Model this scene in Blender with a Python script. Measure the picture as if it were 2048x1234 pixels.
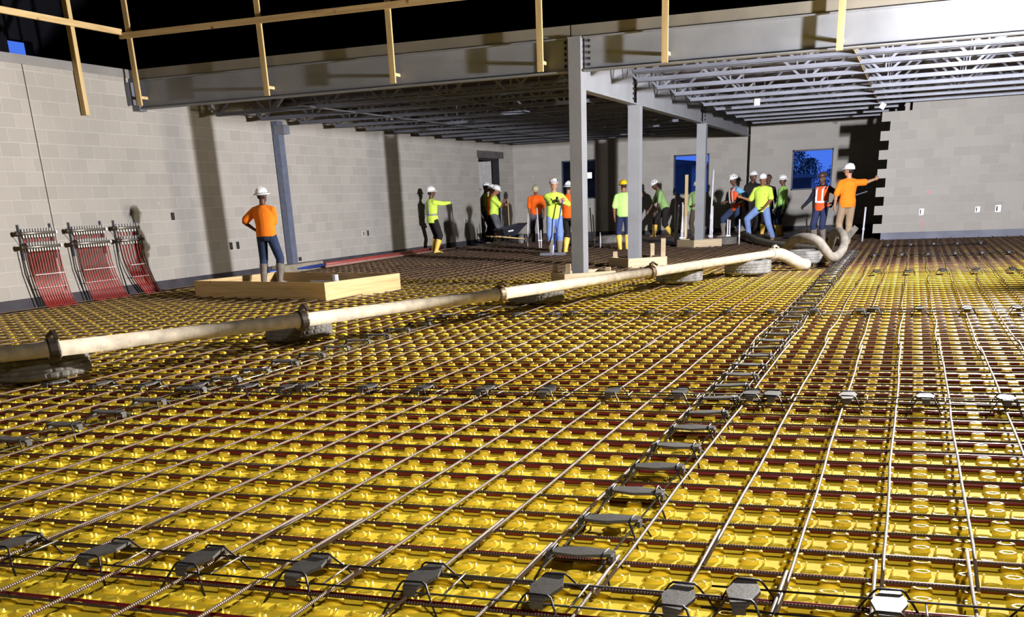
import bpy, bmesh, math, random
import numpy as np
from mathutils import Vector, Matrix, Quaternion

for _o in list(bpy.data.objects):
    bpy.data.objects.remove(_o)
S = bpy.context.scene
C = S.collection
PI = math.pi
rnd = random.Random(7)

# ------------------------------------------------------------------ camera, world, lights
F_PX, PP_Y, YAW, PIT, ROL = 2067.64, 1250.0, -0.361187, 0.389673, 0.045174
CAM = Vector((0, 0, 1.2553))
_cy, _sy = math.cos(YAW), math.sin(YAW)
_f = Vector((_sy*math.cos(PIT), _cy*math.cos(PIT), -math.sin(PIT)))
_r = Vector((_cy, -_sy, 0))
_d = _f.cross(_r)
_r2 = math.cos(ROL)*_r + math.sin(ROL)*_d
_d2 = -math.sin(ROL)*_r + math.cos(ROL)*_d
cam_d = bpy.data.cameras.new('camera')
cam = bpy.data.objects.new('camera', cam_d)
C.objects.link(cam)
cam_d.sensor_fit = 'HORIZONTAL'
cam_d.sensor_width = 36
cam_d.lens = F_PX/2048*36
cam_d.shift_y = (PP_Y-617)/2048
cam_d.clip_end = 300
mm = Matrix((( _r2.x, -_d2.x, -_f.x, CAM.x), (_r2.y, -_d2.y, -_f.y, CAM.y), (_r2.z, -_d2.z, -_f.z, CAM.z), (0, 0, 0, 1)))
cam.matrix_world = mm
S.camera = cam

W = bpy.data.worlds.new('dusk')
S.world = W
W.use_nodes = True
bg = W.node_tree.nodes['Background']
bg.inputs[0].default_value = (0.05, 0.14, 0.62, 1)
bg.inputs[1].default_value = 1.0

def area_lamp(name, loc, target, size, power, col, spread=180, soft=True):
    l = bpy.data.lights.new(name, 'AREA')
    l.shape = 'DISK'; l.size = size; l.energy = power; l.color = col; l.spread = math.radians(spread)
    if soft: l.use_nodes = True                       # unphysically soft fall-off, added to even out near and far brightness
    if soft:
        t = l.node_tree; e = t.nodes['Emission']; f = t.nodes.new('ShaderNodeLightFalloff')
        f.inputs['Strength'].default_value = 1/14; f.inputs['Smooth'].default_value = 9
        t.links.new(f.outputs['Linear'], e.inputs['Strength'])
    o = bpy.data.objects.new(name, l); C.objects.link(o)
    o.location = loc
    o.rotation_euler = (Vector(target)-Vector(loc)).to_track_quat('-Z', 'Y').to_euler()
    return o

# the work-light tower that stands just right of the frame: lamp heads aimed into the bays
area_lamp('work_or_fill_light', (1.72, 15.3, 2.45), (-13, 20.5, 1.9), 0.16, 1060, (1.0, 0.965, 0.95), 178)
area_lamp('work_or_fill_light', (1.72, 15.3, 2.45), (-13, 24, 1.9), 0.16, 200, (0.97, 0.97, 1.0), 170, False)
area_lamp('work_or_fill_light', (1.75, 15.32, 2.62), (-5.0, 36, 1.5), 0.16, 1550, (0.94, 0.95, 1.0), 178)
area_lamp('work_or_fill_light', (1.7, 15.2, 2.62), (-3.0, 1.0, 1.1), 0.16, 3100, (1.0, 0.95, 0.88), 150)
area_lamp('work_or_fill_light', (1.85, 16.05, 2.45), (-13, 16.6, 1.9), 0.3, 340, (1.0, 0.88, 0.72), 150)
# added fill lamp behind the camera, to its right, tilted down at the near floor
area_lamp('work_or_fill_light', (3.5, -3.0, 6.2), (-1.1, 3.8, 0.0), 0.8, 72, (1.0, 0.95, 0.86), 50)

S.view_settings.view_transform = 'Standard'
S.view_settings.look = 'None'
S.view_settings.gamma = 1
S.view_settings.use_curve_mapping = False
S.view_settings.exposure = 0.45

# ------------------------------------------------------------------ materials
def rgb(r, g, b):
    f = lambda c: (c/255/12.92) if c/255 <= 0.04045 else ((c/255+0.055)/1.055)**2.4
    return (f(r), f(g), f(b), 1)

class NT:
    def __init__(s, name):
        s.m = bpy.data.materials.new(name); s.m.use_nodes = True
        s.t = s.m.node_tree; s.b = s.t.nodes['Principled BSDF']
    def n(s, typ, **kw):
        x = s.t.nodes.new(typ)
        for k, v in kw.items():
            setattr(x, k, v)
        return x
    def l(s, a, b): s.t.links.new(a, b)
    def set(s, **kw):
        for k, v in kw.items():
            s.b.inputs[k.replace('_', ' ')].default_value = v
    def coord(s, out='Object'): return s.n('ShaderNodeTexCoord').outputs[out]
    def noise(s, vec, scale, detail=4, rough=0.55):
        x = s.n('ShaderNodeTexNoise'); x.inputs['Scale'].default_value = scale
        x.inputs['Detail'].default_value = detail; x.inputs['Roughness'].default_value = rough
        if vec is not None: s.l(vec, x.inputs['Vector'])
        return x.outputs['Fac']
    def ramp(s, fac, stops):
        x = s.n('ShaderNodeValToRGB'); e = x.color_ramp.elements
        while len(e) < len(stops): e.new(0.5)
        for i, (p, c) in enumerate(stops):
            e[i].position = p; e[i].color = c if len(c) == 4 else (*c, 1)
        s.l(fac, x.inputs[0]); return x.outputs[0]
    def mix(s, fac, a, b, mode='MIX'):
        x = s.n('ShaderNodeMix', data_type='RGBA', blend_type=mode)
        for inp, v in ((x.inputs['Factor'], fac), (x.inputs['A'], a), (x.inputs['B'], b)):
            if hasattr(v, 'is_linked') or hasattr(v, 'links'): s.l(v, inp)
            else: inp.default_value = v
        return x.outputs['Result']
    def math(s, op, a, b=0.0):
        x = s.n('ShaderNodeMath', operation=op)
        for i, v in enumerate((a, b)):
            if hasattr(v, 'links'): s.l(v, x.inputs[i])
            else: x.inputs[i].default_value = v
        return x.outputs[0]
    def bump(s, h, strength=0.3, dist=0.01):
        x = s.n('ShaderNodeBump'); x.inputs['Strength'].default_value = strength; x.inputs['Distance'].default_value = dist
        s.l(h, x.inputs['Height']); s.l(x.outputs[0], s.b.inputs['Normal'])

MATS = {}
def simple(name, col, rough=0.6, metal=0.0, var=0.18, scale=9.0, bump=0.15, spec=0.5, dist=0.004):
    """a plain surface with a little procedural mottling"""
    if name in MATS: return MATS[name]
    k = NT(name); v = k.coord()
    f = k.noise(v, scale, 5)
    d = tuple(c*(1-var) for c in col[:3]); u = tuple(min(1, c*(1+var)) for c in col[:3])
    k.l(k.ramp(f, [(0.3, d), (0.7, u)]), k.b.inputs['Base Color'])
    k.set(Roughness=rough, Metallic=metal); k.b.inputs['Specular IOR Level'].default_value = spec
    if bump: k.bump(k.noise(v, scale*4, 3), bump, dist)
    MATS[name] = k.m
    return k.m

def block_mat(name, axis, off_u, base, mortar, off_z=0.145):
    k = NT(name); v = k.coord()
    sp = k.n('ShaderNodeSeparateXYZ'); k.l(v, sp.inputs[0])
    cb = k.n('ShaderNodeCombineXYZ')
    k.l(k.math('ADD', sp.outputs[axis], off_u), cb.inputs[0])
    k.l(k.math('SUBTRACT', sp.outputs[2], off_z), cb.inputs[1])
    br = k.n('ShaderNodeTexBrick'); k.l(cb.outputs[0], br.inputs['Vector'])
    br.offset = 0.5; br.squash = 1
    br.inputs['Scale'].default_value = 1.0
    br.inputs['Brick Width'].default_value = 0.4064
    br.inputs['Row Height'].default_value = 0.2032
    br.inputs['Mortar Size'].default_value = 0.006
    br.inputs['Mortar Smooth'].default_value = 0.6
    br.inputs['Bias'].default_value = 0.1
    br.inputs['Color1'].default_value = (*[c*0.90 for c in base], 1)
    br.inputs['Color2'].default_value = (*[c*1.05 for c in base], 1)
    br.inputs['Mortar'].default_value = (*mortar, 1)
    st = k.noise(v, 0.9, 5, 0.6)
    c1 = k.mix(k.math('MULTIPLY', k.ramp(st, [(0.42, (0, 0, 0)), (0.66, (1, 1, 1))]), 0.25), br.outputs['Color'], (*[c*0.78 for c in base], 1))
    fine = k.noise(v, 60, 3)
    c2 = k.mix(k.ramp(fine, [(0.4, (0.0, 0, 0)), (0.75, (0.22, 0.22, 0.22))]), c1, (*[c*0.6 for c in base], 1))
    wh = k.noise(v, 2.3, 6, 0.7)
    c3 = k.mix(k.ramp(wh, [(0.66, (0, 0, 0)), (0.78, (0.4, 0.4, 0.4))]), c2, (0.62, 0.6, 0.58, 1))
    k.l(c3, k.b.inputs['Base Color'])
    k.set(Roughness=0.9); k.b.inputs['Specular IOR Level'].default_value = 0.2
    h = k.math('ADD', k.math('MULTIPLY', br.outputs['Fac'], -1.0), k.math('MULTIPLY', fine, 0.5))
    k.bump(h, 0.35, 0.006)
    return k.m

BLOCK = (0.33, 0.312, 0.29)
M_BLOCK_Y = block_mat('concrete block along depth', 1, 0.12, BLOCK, (0.44, 0.425, 0.405))
M_BLOCK_X = block_mat('concrete block across', 0, 0.65, BLOCK, (0.372, 0.355, 0.335), off_z=0.14)

ZF = -0.062                      # panel surface
def floor_mat():
    k = NT('yellow plastic floor panel'); v = k.coord()
    sp = k.n('ShaderNodeSeparateXYZ'); k.l(v, sp.inputs[0])
    base = k.ramp(k.noise(v, 1.3, 4), [(0.3, rgb(216, 184, 42)), (0.7, rgb(236, 208, 62))])
    speck = k.noise(v, 46, 4, 0.6)
    base = k.mix(k.ramp(speck, [(0.63, (0, 0, 0)), (0.74, (0.75, 0.75, 0.75))]), base, rgb(104, 76, 28))
    # trodden-in mud, heavier towards the crew and along the left wall
    n2 = k.noise(v, 0.75, 6, 0.65)
    far = k.n('ShaderNodeMapRange'); far.inputs[1].default_value = 15.0; far.inputs[2].default_value = 20.5
    far.inputs[3].default_value = -0.24; far.inputs[4].default_value = 0.24
    k.l(sp.outputs[1], far.inputs[0])
    left = k.n('ShaderNodeMapRange'); left.inputs[1].default_value = -5.5; left.inputs[2].default_value = -11.5
    left.inputs[3].default_value = 0.0; left.inputs[4].default_value = 0.10
    k.l(sp.outputs[0], left.inputs[0])
    mud = k.math('ADD', k.math('ADD', n2, far.outputs[0]), left.outputs[0])
    mudf = k.ramp(mud, [(0.45, (0, 0, 0)), (0.74, (0.88, 0.88, 0.88))])
    mudc = k.ramp(k.noise(v, 5, 4), [(0.3, rgb(96, 74, 60)), (0.7, rgb(150, 122, 104))])
    k.l(k.mix(mudf, base, mudc), k.b.inputs['Base Color'])
    # the flat sheet is matt, the knobs are glossy
    kn = k.n('ShaderNodeMapRange'); kn.inputs[1].default_value = ZF+.004; kn.inputs[2].default_value = ZF+.010
    kn.inputs[3].default_value = 0.85; kn.inputs[4].default_value = 0.34
    k.l(sp.outputs[2], kn.inputs[0])
    rr = k.n('ShaderNodeMapRange'); k.l(kn.outputs[0], rr.inputs[3])
    rr.inputs[3].default_value = 0.30; rr.inputs[4].default_value = 0.85
    k.l(mudf, rr.inputs[0]); k.l(rr.outputs[0], k.b.inputs['Roughness'])
    sl = k.n('ShaderNodeMapRange'); sl.inputs[1].default_value = ZF+.004; sl.inputs[2].default_value = ZF+.010
    sl.inputs[3].default_value = 0.06; sl.inputs[4].default_value = 0.6
    k.l(sp.outputs[2], sl.inputs[0]); k.l(sl.outputs[0], k.b.inputs['Specular IOR Level'])
    k.bump(k.noise(v, 30, 3), 0.25, 0.006)
    return k.m
M_FLOOR = floor_mat()

def rebar_mat(name, c0, c1, rib_axis, rough=0.5, metal=0.55):
    k = NT(name); v = k.coord()
    mp = k.n('ShaderNodeMapping'); k.l(v, mp.inputs[0])
    f = k.noise(v, 3.0, 5, 0.7)
    k.l(k.ramp(f, [(0.3, c0), (0.72, c1)]), k.b.inputs['Base Color'])
    w = k.n('ShaderNodeTexWave'); w.wave_type = 'BANDS'; w.bands_direction = rib_axis
    w.inputs['Scale'].default_value = 28; w.inputs['Distortion'].default_value = 0.3
    k.l(v, w.inputs['Vector'])
    k.bump(w.outputs['Fac'], 0.9, 0.003)
    k.set(Roughness=rough, Metallic=metal)
    return k.m
M_REB_A = rebar_mat('rusty rebar', rgb(80, 60, 44), rgb(124, 102, 82), 'Y', 0.6, 0.1)
M_REB_B = rebar_mat('dark rebar', rgb(40, 26, 20), rgb(70, 48, 36), 'X', 0.65, 0.1)
M_WIRE = simple('bright wire', rgb(150, 146, 138), 0.32, 0.8, 0.2, 14, 0)
M_PLATE = simple('dark support plate', rgb(70, 67, 66), 0.55, 0.3, 0.25, 18, 0.3)
M_TUBE = simple('red heating tube', rgb(104, 22, 22), 0.45, 0, 0.2, 6, 0.1)
M_TUBE2 = simple('red tube at manifold', rgb(150, 40, 34), 0.35, 0, 0.2, 9, 0.05)
M_STEEL = simple('grey primed steel', rgb(128, 130, 136), 0.5, 0.15, 0.12, 1.6, 0.12)
M_STEELD = simple('grey joist steel', rgb(112, 115, 128), 0.5, 0.2, 0.15, 2.5, 0.1)
M_BOLT = simple('black bolt', rgb(38, 36, 40), 0.5, 0.6, 0.2, 20, 0.1)
M_EDGE = simple('slab edge plate', rgb(122, 117, 107), 0.7, 0.1, 0.2, 1.1, 0.25)
M_COPING = simple('cap plate', rgb(122, 120, 120), 0.65, 0.1, 0.12, 2, 0.1)
M_DARK = simple('black upper wall', (0.006, 0.006, 0.009, 1), 0.95, 0, 0.2, 1, 0, 0.05)
M_STRIP = simple('dark foundation board', rgb(52, 50, 58), 0.85, 0, 0.3, 3, 0.2)
M_STRIPG = simple('grey foundation board', rgb(104, 106, 120), 0.85, 0, 0.25, 2, 0.2)
M_PVC = simple('pale plastic pipe', rgb(198, 198, 206), 0.4, 0, 0.08, 8, 0)
M_CONC = simple('grey concrete', rgb(134, 126, 112), 0.9, 0, 0.2, 7, 0.5)
M_PIPE = simple('concrete splashed pipe', rgb(158, 148, 132), 0.75, 0, 0.28, 9, 0.5)
M_CLAMP = simple('rusty clamp', rgb(84, 68, 44), 0.55, 0.5, 0.3, 24, 0.4)
M_HOSE = simple('dusty rubber hose', rgb(122, 116, 108), 0.8, 0, 0.28, 10, 0.5)
M_HOSED = simple('dark rubber hose', rgb(70, 66, 64), 0.8, 0, 0.35, 9, 0.5)
M_RUBBER = simple('worn tyre rubber', rgb(90, 86, 82), 0.8, 0, 0.25, 16, 0.5)
M_CHALK = simple('tyre rubber with dried concrete', rgb(112, 110, 108), 0.85, 0, 0.45, 8, 0.6)
M_BRASS = simple('nickel manifold', rgb(140, 136, 128), 0.42, 0.7, 0.2, 30, 0)
M_BLKMETAL = simple('dark valve', rgb(58, 48, 42), 0.5, 0.5, 0.2, 20, 0)
M_WHITE = simple('white plastic', rgb(226, 226, 230), 0.4, 0, 0.05, 5, 0)
M_FLOWC = simple('milky flow cap', rgb(150, 148, 146), 0.5, 0, 0.05, 5, 0)
M_BLUEP = simple('blue pipe', rgb(42, 66, 140), 0.4, 0, 0.15, 5, 0)
M_REDP = simple('red pipe', rgb(140, 60, 54), 0.5, 0, 0.15, 3, 0)
M_OUTLET = simple('electrical box', rgb(200, 200, 206), 0.45, 0.2, 0.1, 9, 0)
M_OUTLETD = simple('dark socket hole', rgb(30, 28, 28), 0.8, 0, 0.1, 9, 0)
M_TRAY = simple('dark barrow tray', rgb(42, 42, 52), 0.5, 0.1, 0.2, 6, 0.1)
M_LINTEL = simple('rusty lintel', rgb(86, 80, 82), 0.8, 0.2, 0.3, 6, 0.2)

def wood_mat(name, c0, c1, axis):
    k = NT(name); v = k.coord()
    mp = k.n('ShaderNodeMapping'); k.l(v, mp.inputs[0])
    sc = [22, 22, 22]; sc[axis] = 1.2
    mp.inputs['Scale'].default_value = sc
    f = k.noise(mp.outputs[0], 1.0, 5, 0.6)
    c = k.ramp(f, [(0.3, c0), (0.7, c1)])
    kn = k.n('ShaderNodeTexVoronoi'); kn.inputs['Scale'].default_value = 2.6; k.l(v, kn.inputs['Vector'])
    c = k.mix(k.ramp(kn.outputs['Distance'], [(0.06, (0.75, 0.75, 0.75)), (0.11, (0, 0, 0))]), c, rgb(92, 58, 26))
    k.l(c, k.b.inputs['Base Color'])
    k.set(Roughness=0.75); k.bump(f, 0.15, 0.003)
    return k.m
M_WOODZ = wood_mat('lumber upright', rgb(176, 148, 100), rgb(208, 184, 136), 2)
M_WOODX = wood_mat('lumber across', rgb(176, 146, 100), rgb(210, 184, 136), 0)
M_WOODY = wood_mat('lumber along', rgb(178, 148, 98), rgb(212, 186, 136), 1)
M_WOODG = wood_mat('weathered form board', rgb(150, 134, 108), rgb(186, 168, 140), 0)

# ------------------------------------------------------------------ mesh helpers
class MB:
    """collects closed shapes and links them as ONE mesh object"""
    def __init__(s): s.v = []; s.f = []
    def add(s, vs, fs):
        b = len(s.v); s.v += [tuple(x) for x in vs]; s.f += [tuple(i+b for i in f) for f in fs]
    def box(s, c, d, rot=None):
        x, y, z = (q/2 for q in d)
        vs = [Vector(p) for p in ((-x, -y, -z), (x, -y, -z), (x, y, -z), (-x, y, -z), (-x, -y, z), (x, -y, z), (x, y, z), (-x, y, z))]
        if rot is not None: vs = [rot @ p for p in vs]
        c = Vector(c)
        s.add([p+c for p in vs], [(0, 3, 2, 1), (4, 5, 6, 7), (0, 1, 5, 4), (1, 2, 6, 5), (2, 3, 7, 6), (3, 0, 4, 7)])
        return s
    def bb(s, x0, x1, y0, y1, z0, z1): return s.box(((x0+x1)/2, (y0+y1)/2, (z0+z1)/2), (abs(x1-x0), abs(y1-y0), abs(z1-z0)))
    def bar(s, a, b, w, h=None, up=(0, 0, 1)):
        a = Vector(a); b = Vector(b); d = (b-a); L = d.length; d.normalize()
        u = Vector(up)
        if abs(d.dot(u)) > 0.98: u = Vector((0, 1, 0))
        r = d.cross(u).normalized(); u = r.cross(d)
        s.box((a+b)/2, (w, L, h or w), Matrix((r, d, u)).transposed()); return s
    def loft(s, rings, n=12, cap=True):
        """rings: (center, ax1, ax2, a, b)"""
        vs = []
        for c, e1, e2, a, b in rings:
            c = Vector(c)
            for i in range(n):
                t = 2*PI*i/n
                vs.append(c + e1*(a*math.cos(t)) + e2*(b*math.sin(t)))
        fs = []
        for k in range(len(rings)-1):
            for i in range(n):
                j = (i+1) % n
                fs.append((k*n+i, k*n+j, (k+1)*n+j, (k+1)*n+i))
        if cap:
            fs.append(tuple(range(n-1, -1, -1))); fs.append(tuple((len(rings)-1)*n+i for i in range(n)))
        s.add(vs, fs); return s
    def tube(s, path, r, n=8, cap=True):
        pts = [Vector(p) for p in path]
        rs = r if isinstance(r, (list, tuple)) else [r]*len(pts)
        rings = []; u = None
        for i, p in enumerate(pts):
            d = (pts[min(i+1, len(pts)-1)] - pts[max(i-1, 0)]).normalized()
            if u is None:
                u = Vector((0, 0, 1)) if abs(d.z) < 0.9 else Vector((1, 0, 0))
            u = (u - d*u.dot(d)).normalized()
            rings.append((p, u.cross(d).normalized()*-1, u, rs[i], rs[i]))
        # orientation so that faces look outward
        s.loft([(c, e2, e1, b, a) for c, e1, e2, a, b in rings], n, cap); return s
    def ball(s, c, r, n=8, m=6):
        c = Vector(c); r = r if isinstance(r, (tuple, list, Vector)) else (r, r, r)
        rings = []
        for k in range(m+1):
            t = -PI/2 + PI*k/m
            q = max(math.cos(t), 0.02)
            rings.append((c+Vector((0, 0, r[2]*math.sin(t))), Vector((1, 0, 0)), Vector((0, 1, 0)), r[0]*q, r[1]*q))
        s.loft(rings, n); return s
    def lathe(s, c, prof, n=24, axis=None, closed=False):
        """prof: (radius, height) pairs around z (or axis)"""
        c = Vector(c); q = Vector((0, 0, 1)).rotation_difference(Vector(axis)) if axis is not None else None
        vs = []
        for r, h in prof:
            for i in range(n):
                t = 2*PI*i/n; p = Vector((r*math.cos(t), r*math.sin(t), h))
                vs.append(c + (q @ p if q else p))
        fs = []; m = len(prof)
        for k in range(m if closed else m-1):
            k2 = (k+1) % m
            for i in range(n):
                j = (i+1) % n
                fs.append((k*n+i, k*n+j, k2*n+j, k2*n+i))
        if not closed:
            fs.append(tuple(range(n-1, -1, -1))); fs.append(tuple((m-1)*n+i for i in range(n)))
        s.add(vs, fs); return s
    def prism(s, poly, z0, z1):
        n = len(poly)
        s.add([(x, y, z0) for x, y in poly]+[(x, y, z1) for x, y in poly],
              [tuple(range(n-1, -1, -1)), tuple(range(n, 2*n))]+[(i, (i+1) % n, n+(i+1) % n, n+i) for i in range(n)])
        return s
    def mesh(s, name, mat, smooth=False):
        me = bpy.data.meshes.new(name); me.from_pydata(s.v, [], s.f); me.update()
        if mat: me.materials.append(mat)
        if smooth: me.polygons.foreach_set('use_smooth', [True]*len(me.polygons))
        return me
    def build(s, name, mat, parent=None, smooth=False, loc=None):
        o = bpy.data.objects.new(name, s.mesh(name, mat, smooth)); C.objects.link(o)
        if parent is not None: o.parent = parent
        if loc is not None: o.location = loc
        return o

def tag(o, label, cat, group=None, kind=None):
    o['label'] = label; o['category'] = cat
    if group: o['group'] = group
    if kind: o['kind'] = kind
    return o
def struct(o, label=None):
    o['kind'] = 'structure'
    if label: o['label'] = label
    return o
def empty(name, loc=(0, 0, 0), rz=0):
    o = bpy.data.objects.new(name, None); C.objects.link(o)
    o.location = loc; o.rotation_euler = (0, 0, rz); o.empty_display_size = 0.1
    return o
def copy_tree(o, parent=None, loc=None, rz=None):
    c = o.copy(); C.objects.link(c)
    if parent is not None: c.parent = parent
    if loc is not None: c.location = loc
    if rz is not None: c.rotation_euler = (0, 0, rz)
    for ch in o.children: copy_tree(ch, c)
    return c
ORD = ['first', 'second', 'third', 'fourth', 'fifth', 'sixth', 'seventh', 'eighth', 'ninth', 'tenth', 'eleventh', 'twelfth', 'thirteenth']

# ------------------------------------------------------------------ floor: yellow knobbed panels
PITCH = 0.2855
Y0B = 3.277                      # first crosswise bar
XR = lambda y: min(3.4, 0.085*y+0.9)      # right limit of what has to be built
XL = lambda y: max(-12.93, -1.12*y-1.2)
def build_floor():
    vs = [np.array([[-13.2, 0.5, ZF], [7.5, 0.5, ZF], [7.5, 40, ZF], [-13.2, 40, ZF]])]
    fs = [[(0, 1, 2, 3)]]
    quads = [np.array([[0, 1, 2, 3]])]
    nb = 4
    def stud(profile, n, squash=(1, 1)):
        a = np.arange(n)*2*np.pi/n + np.pi/n
        v = np.concatenate([np.stack([r*np.cos(a)*squash[0], r*np.sin(a)*squash[1], np.full(n, z)], 1) for r, z in profile])
        q = []
        for k in range(len(profile)-1):
            for i in range(n):
                j = (i+1) % n
                q.append((k*n+i, k*n+j, (k+1)*n+j, (k+1)*n+i))
        return v, np.array(q)
    near = stud([(.040, 0), (.035, .012), (.037, .016), (.032, .0215), (.023, .022), (.020, .0175), (.002, .0175)], 10, (1, .70))
    mid_ = stud([(.039, 0), (.034, .009), (.036, .012), (.031, .0165), (.023, .017), (.020, .013), (.002, .013)], 10, (1, .66))
    far = stud([(.050, 0), (.047, .020), (.040, .0275), (.002, .0275)], 6, (1, .62))
    fx = np.array([[.050, -.012, 0], [.058, -.012, 0], [.058, .012, 0], [.050, .012, 0], [.053, -.007, .019], [.057, -.007, .019], [.057, .007, .019], [.053, .007, .019]])
    fq = np.array([(0, 1, 5, 4), (1, 2, 6, 5), (2, 3, 7, 6), (3, 0, 4, 7), (4, 5, 6, 7)])
    allq = []
    rows = []
    y = Y0B - 6*PITCH
    while y < 36:
        yt = y+.1
        rows += [(yt-.047, 0.0), (yt+.047, .0762), (yt+.142, 0.0)]
        y += PITCH
    nn = []; ff = []; fn = []; md = []
    for i, (yy, off) in enumerate(rows):
        k0 = math.floor((XL(yy)-off)/.1524); k1 = math.ceil((XR(yy)-off)/.1524)
        xs = np.arange(k0, k1)*.1524+off
        xs = xs[(xs > -12.9)]
        P = np.stack([xs, np.full_like(xs, yy), np.full_like(xs, ZF)], 1)
        if yy < 8.5: (nn if i % 3 == 0 else md).append(P)
        else: ff.append(P)
        if yy < 7.5 and i % 3 != 0: fn.append(P)
    for tpl, plist in ((near, nn), (mid_, md), (far, ff), ((fx, fq), fn)):
        P = np.concatenate(plist); v, q = tpl
        V = (P[:, None, :]+v[None]).reshape(-1, 3)
        Q = (np.arange(len(P))[:, None, None]*len(v) + q[None] + nb).reshape(-1, 4)
        vs.append(V); quads.append(Q); nb += len(V)
    V = np.concatenate(vs).astype(np.float32); Q = np.concatenate(quads).astype(np.int32)
    me = bpy.data.meshes.new('floor')
    me.vertices.add(len(V)); me.vertices.foreach_set('co', V.ravel())
    me.loops.add(Q.size); me.loops.foreach_set('vertex_index', Q.ravel())
    me.polygons.add(len(Q)); me.polygons.foreach_set('loop_start', np.arange(len(Q), dtype=np.int32)*4)
    me.polygons.foreach_set('loop_total', np.full(len(Q), 4, np.int32))
    me.update(calc_edges=True); me.validate()
    me.materials.append(M_FLOOR)
    o = bpy.data.objects.new('floor', me); C.objects.link(o)
    return struct(o, 'yellow knobbed heating panels covering the whole floor')
build_floor()

# ------------------------------------------------------------------ tubes and bars
def wavy(p0, p1, step, amp, axis):
    p0 = Vector(p0); p1 = Vector(p1); n = max(2, int((p1-p0).length/step))
    out = []; ph = rnd.uniform(0, 6.28); ph2 = rnd.uniform(0, 6.28)
    for i in range(n+1):
        p = p0.lerp(p1, i/n); d = p.y if axis == 1 else p.x
        q = amp*(math.sin(d*1.9+ph)+0.6*math.sin(d*4.3+ph2))
        if axis == 1: p.x += q
        else: p.y += q
        out.append(p)
    return out

def tubes_and_bars():
    k = -5; n_t = 0
    while True:
        y = Y0B + k*PITCH
        if y > 34.3: break
        xl, xr = XL(y), XR(y)
        yt = y+.1
        o = MB().tube(wavy((xl, yt, ZF+.0115), (xr, yt, ZF+.0115), 1.2, .003, 0), .0115, 8 if y < 9 else 5).build('heating_tube', M_TUBE, smooth=True)
        tag(o, 'dark red heating tube clipped between the yellow studs, running across the floor', 'tube', 'red heating tubes across the floor')
        # one or two dark bars across the floor, lapped
        if xr-xl > 7.5:
            xm = -4.5 + rnd.uniform(-2.5, 2.0)
            spans = [(xl, xm+.35), (xm-.35, xr)]
        else: spans = [(xl, xr)]
        for j, (a, b) in enumerate(spans):
            dy = .016*j
            o = MB().tube(wavy((a, y+dy, -.0145), (b, y+dy, -.0145), .9, .004, 0), .0060, 7 if y < 9 else 4).build('crosswise_rebar', M_REB_B, smooth=True)
            tag(o, 'dark steel reinforcing bar running across the yellow floor under the lengthwise bars', 'rebar', 'dark bars across the floor')
        k += 1
    for i in range(-42, 10):
        x = i*.3045
        # where this line enters the picture
        ya = max(1.2, (-x-1.2)/1.12) if x < 0 else max(1.2, (x-.9)/.085)
        cuts = [3.75, 9.6, 16.0, 22.0, 28.0, 33.6]
        jit = .25*math.sin(i*2.3)
        y = ya
        for j, c in enumerate(cuts):
            e = c+jit*(1 if j < 5 else 0)
            if e < y+.5: continue
            dx = .018 if j % 2 else 0
            amp = .004 if y < 9 else .012
            pts = wavy((x+dx, y, -.001), (x+dx, e, -.001), .45 if y < 9 else .8, amp, 1)
            o = MB().tube(pts, .0068, 7 if y < 9 else 5).build('lengthwise_rebar', M_REB_A, smooth=True)
            tag(o, 'rusty ribbed reinforcing bar laid lengthwise on top of the crosswise bars', 'rebar', 'rusty bars running away from the camera')
            y = e-.42
tubes_and_bars()

# ------------------------------------------------------------------ bar-support strips with hexagonal plates
def strip_parts():
    hexa = [(-.026, -.125), (.026, -.125), (.056, 0), (.026, .125), (-.026, .125), (-.056, 0)]
    p = MB(); n = 6
    prof = [(x, y) for x, y in hexa]
    # plate bowed a little upward in the middle
    p.prism(prof, -.006, .006)
    plate = p.mesh('plate', M_PLATE)
    lipm = [MB().prism([(-.022, sgn*.125-.006), (.022, sgn*.125-.006), (.022, sgn*.125+.006), (-.022, sgn*.125+.006)], -.03, -.004).mesh('plate_lip', M_PLATE) for sgn in (-1, 1)]
    w = []
    for sgn in (-1, 1):
        q = MB(); yy = sgn*.098
        q.tube([(-.105, yy+sgn*.055, -.10), (-.075, yy+sgn*.03, -.045), (-.048, yy, .002), (-.036, yy, .012), (.036, yy, .012), (.048, yy, .002), (.075, yy+sgn*.03, -.045), (.105, yy+sgn*.055, -.10)], .0042, 6)
        w.append(q.mesh('leg_wire', M_BOLT, True))
    cr = MB().tube([(.115, -.105, -.024), (.115, .105, -.024)], .004, 6).mesh('cross_wire', M_WIRE, True)
    return plate, lipm, w, cr
PLT, LIP, LEGW, CRW = strip_parts()
ZP = .036
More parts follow.
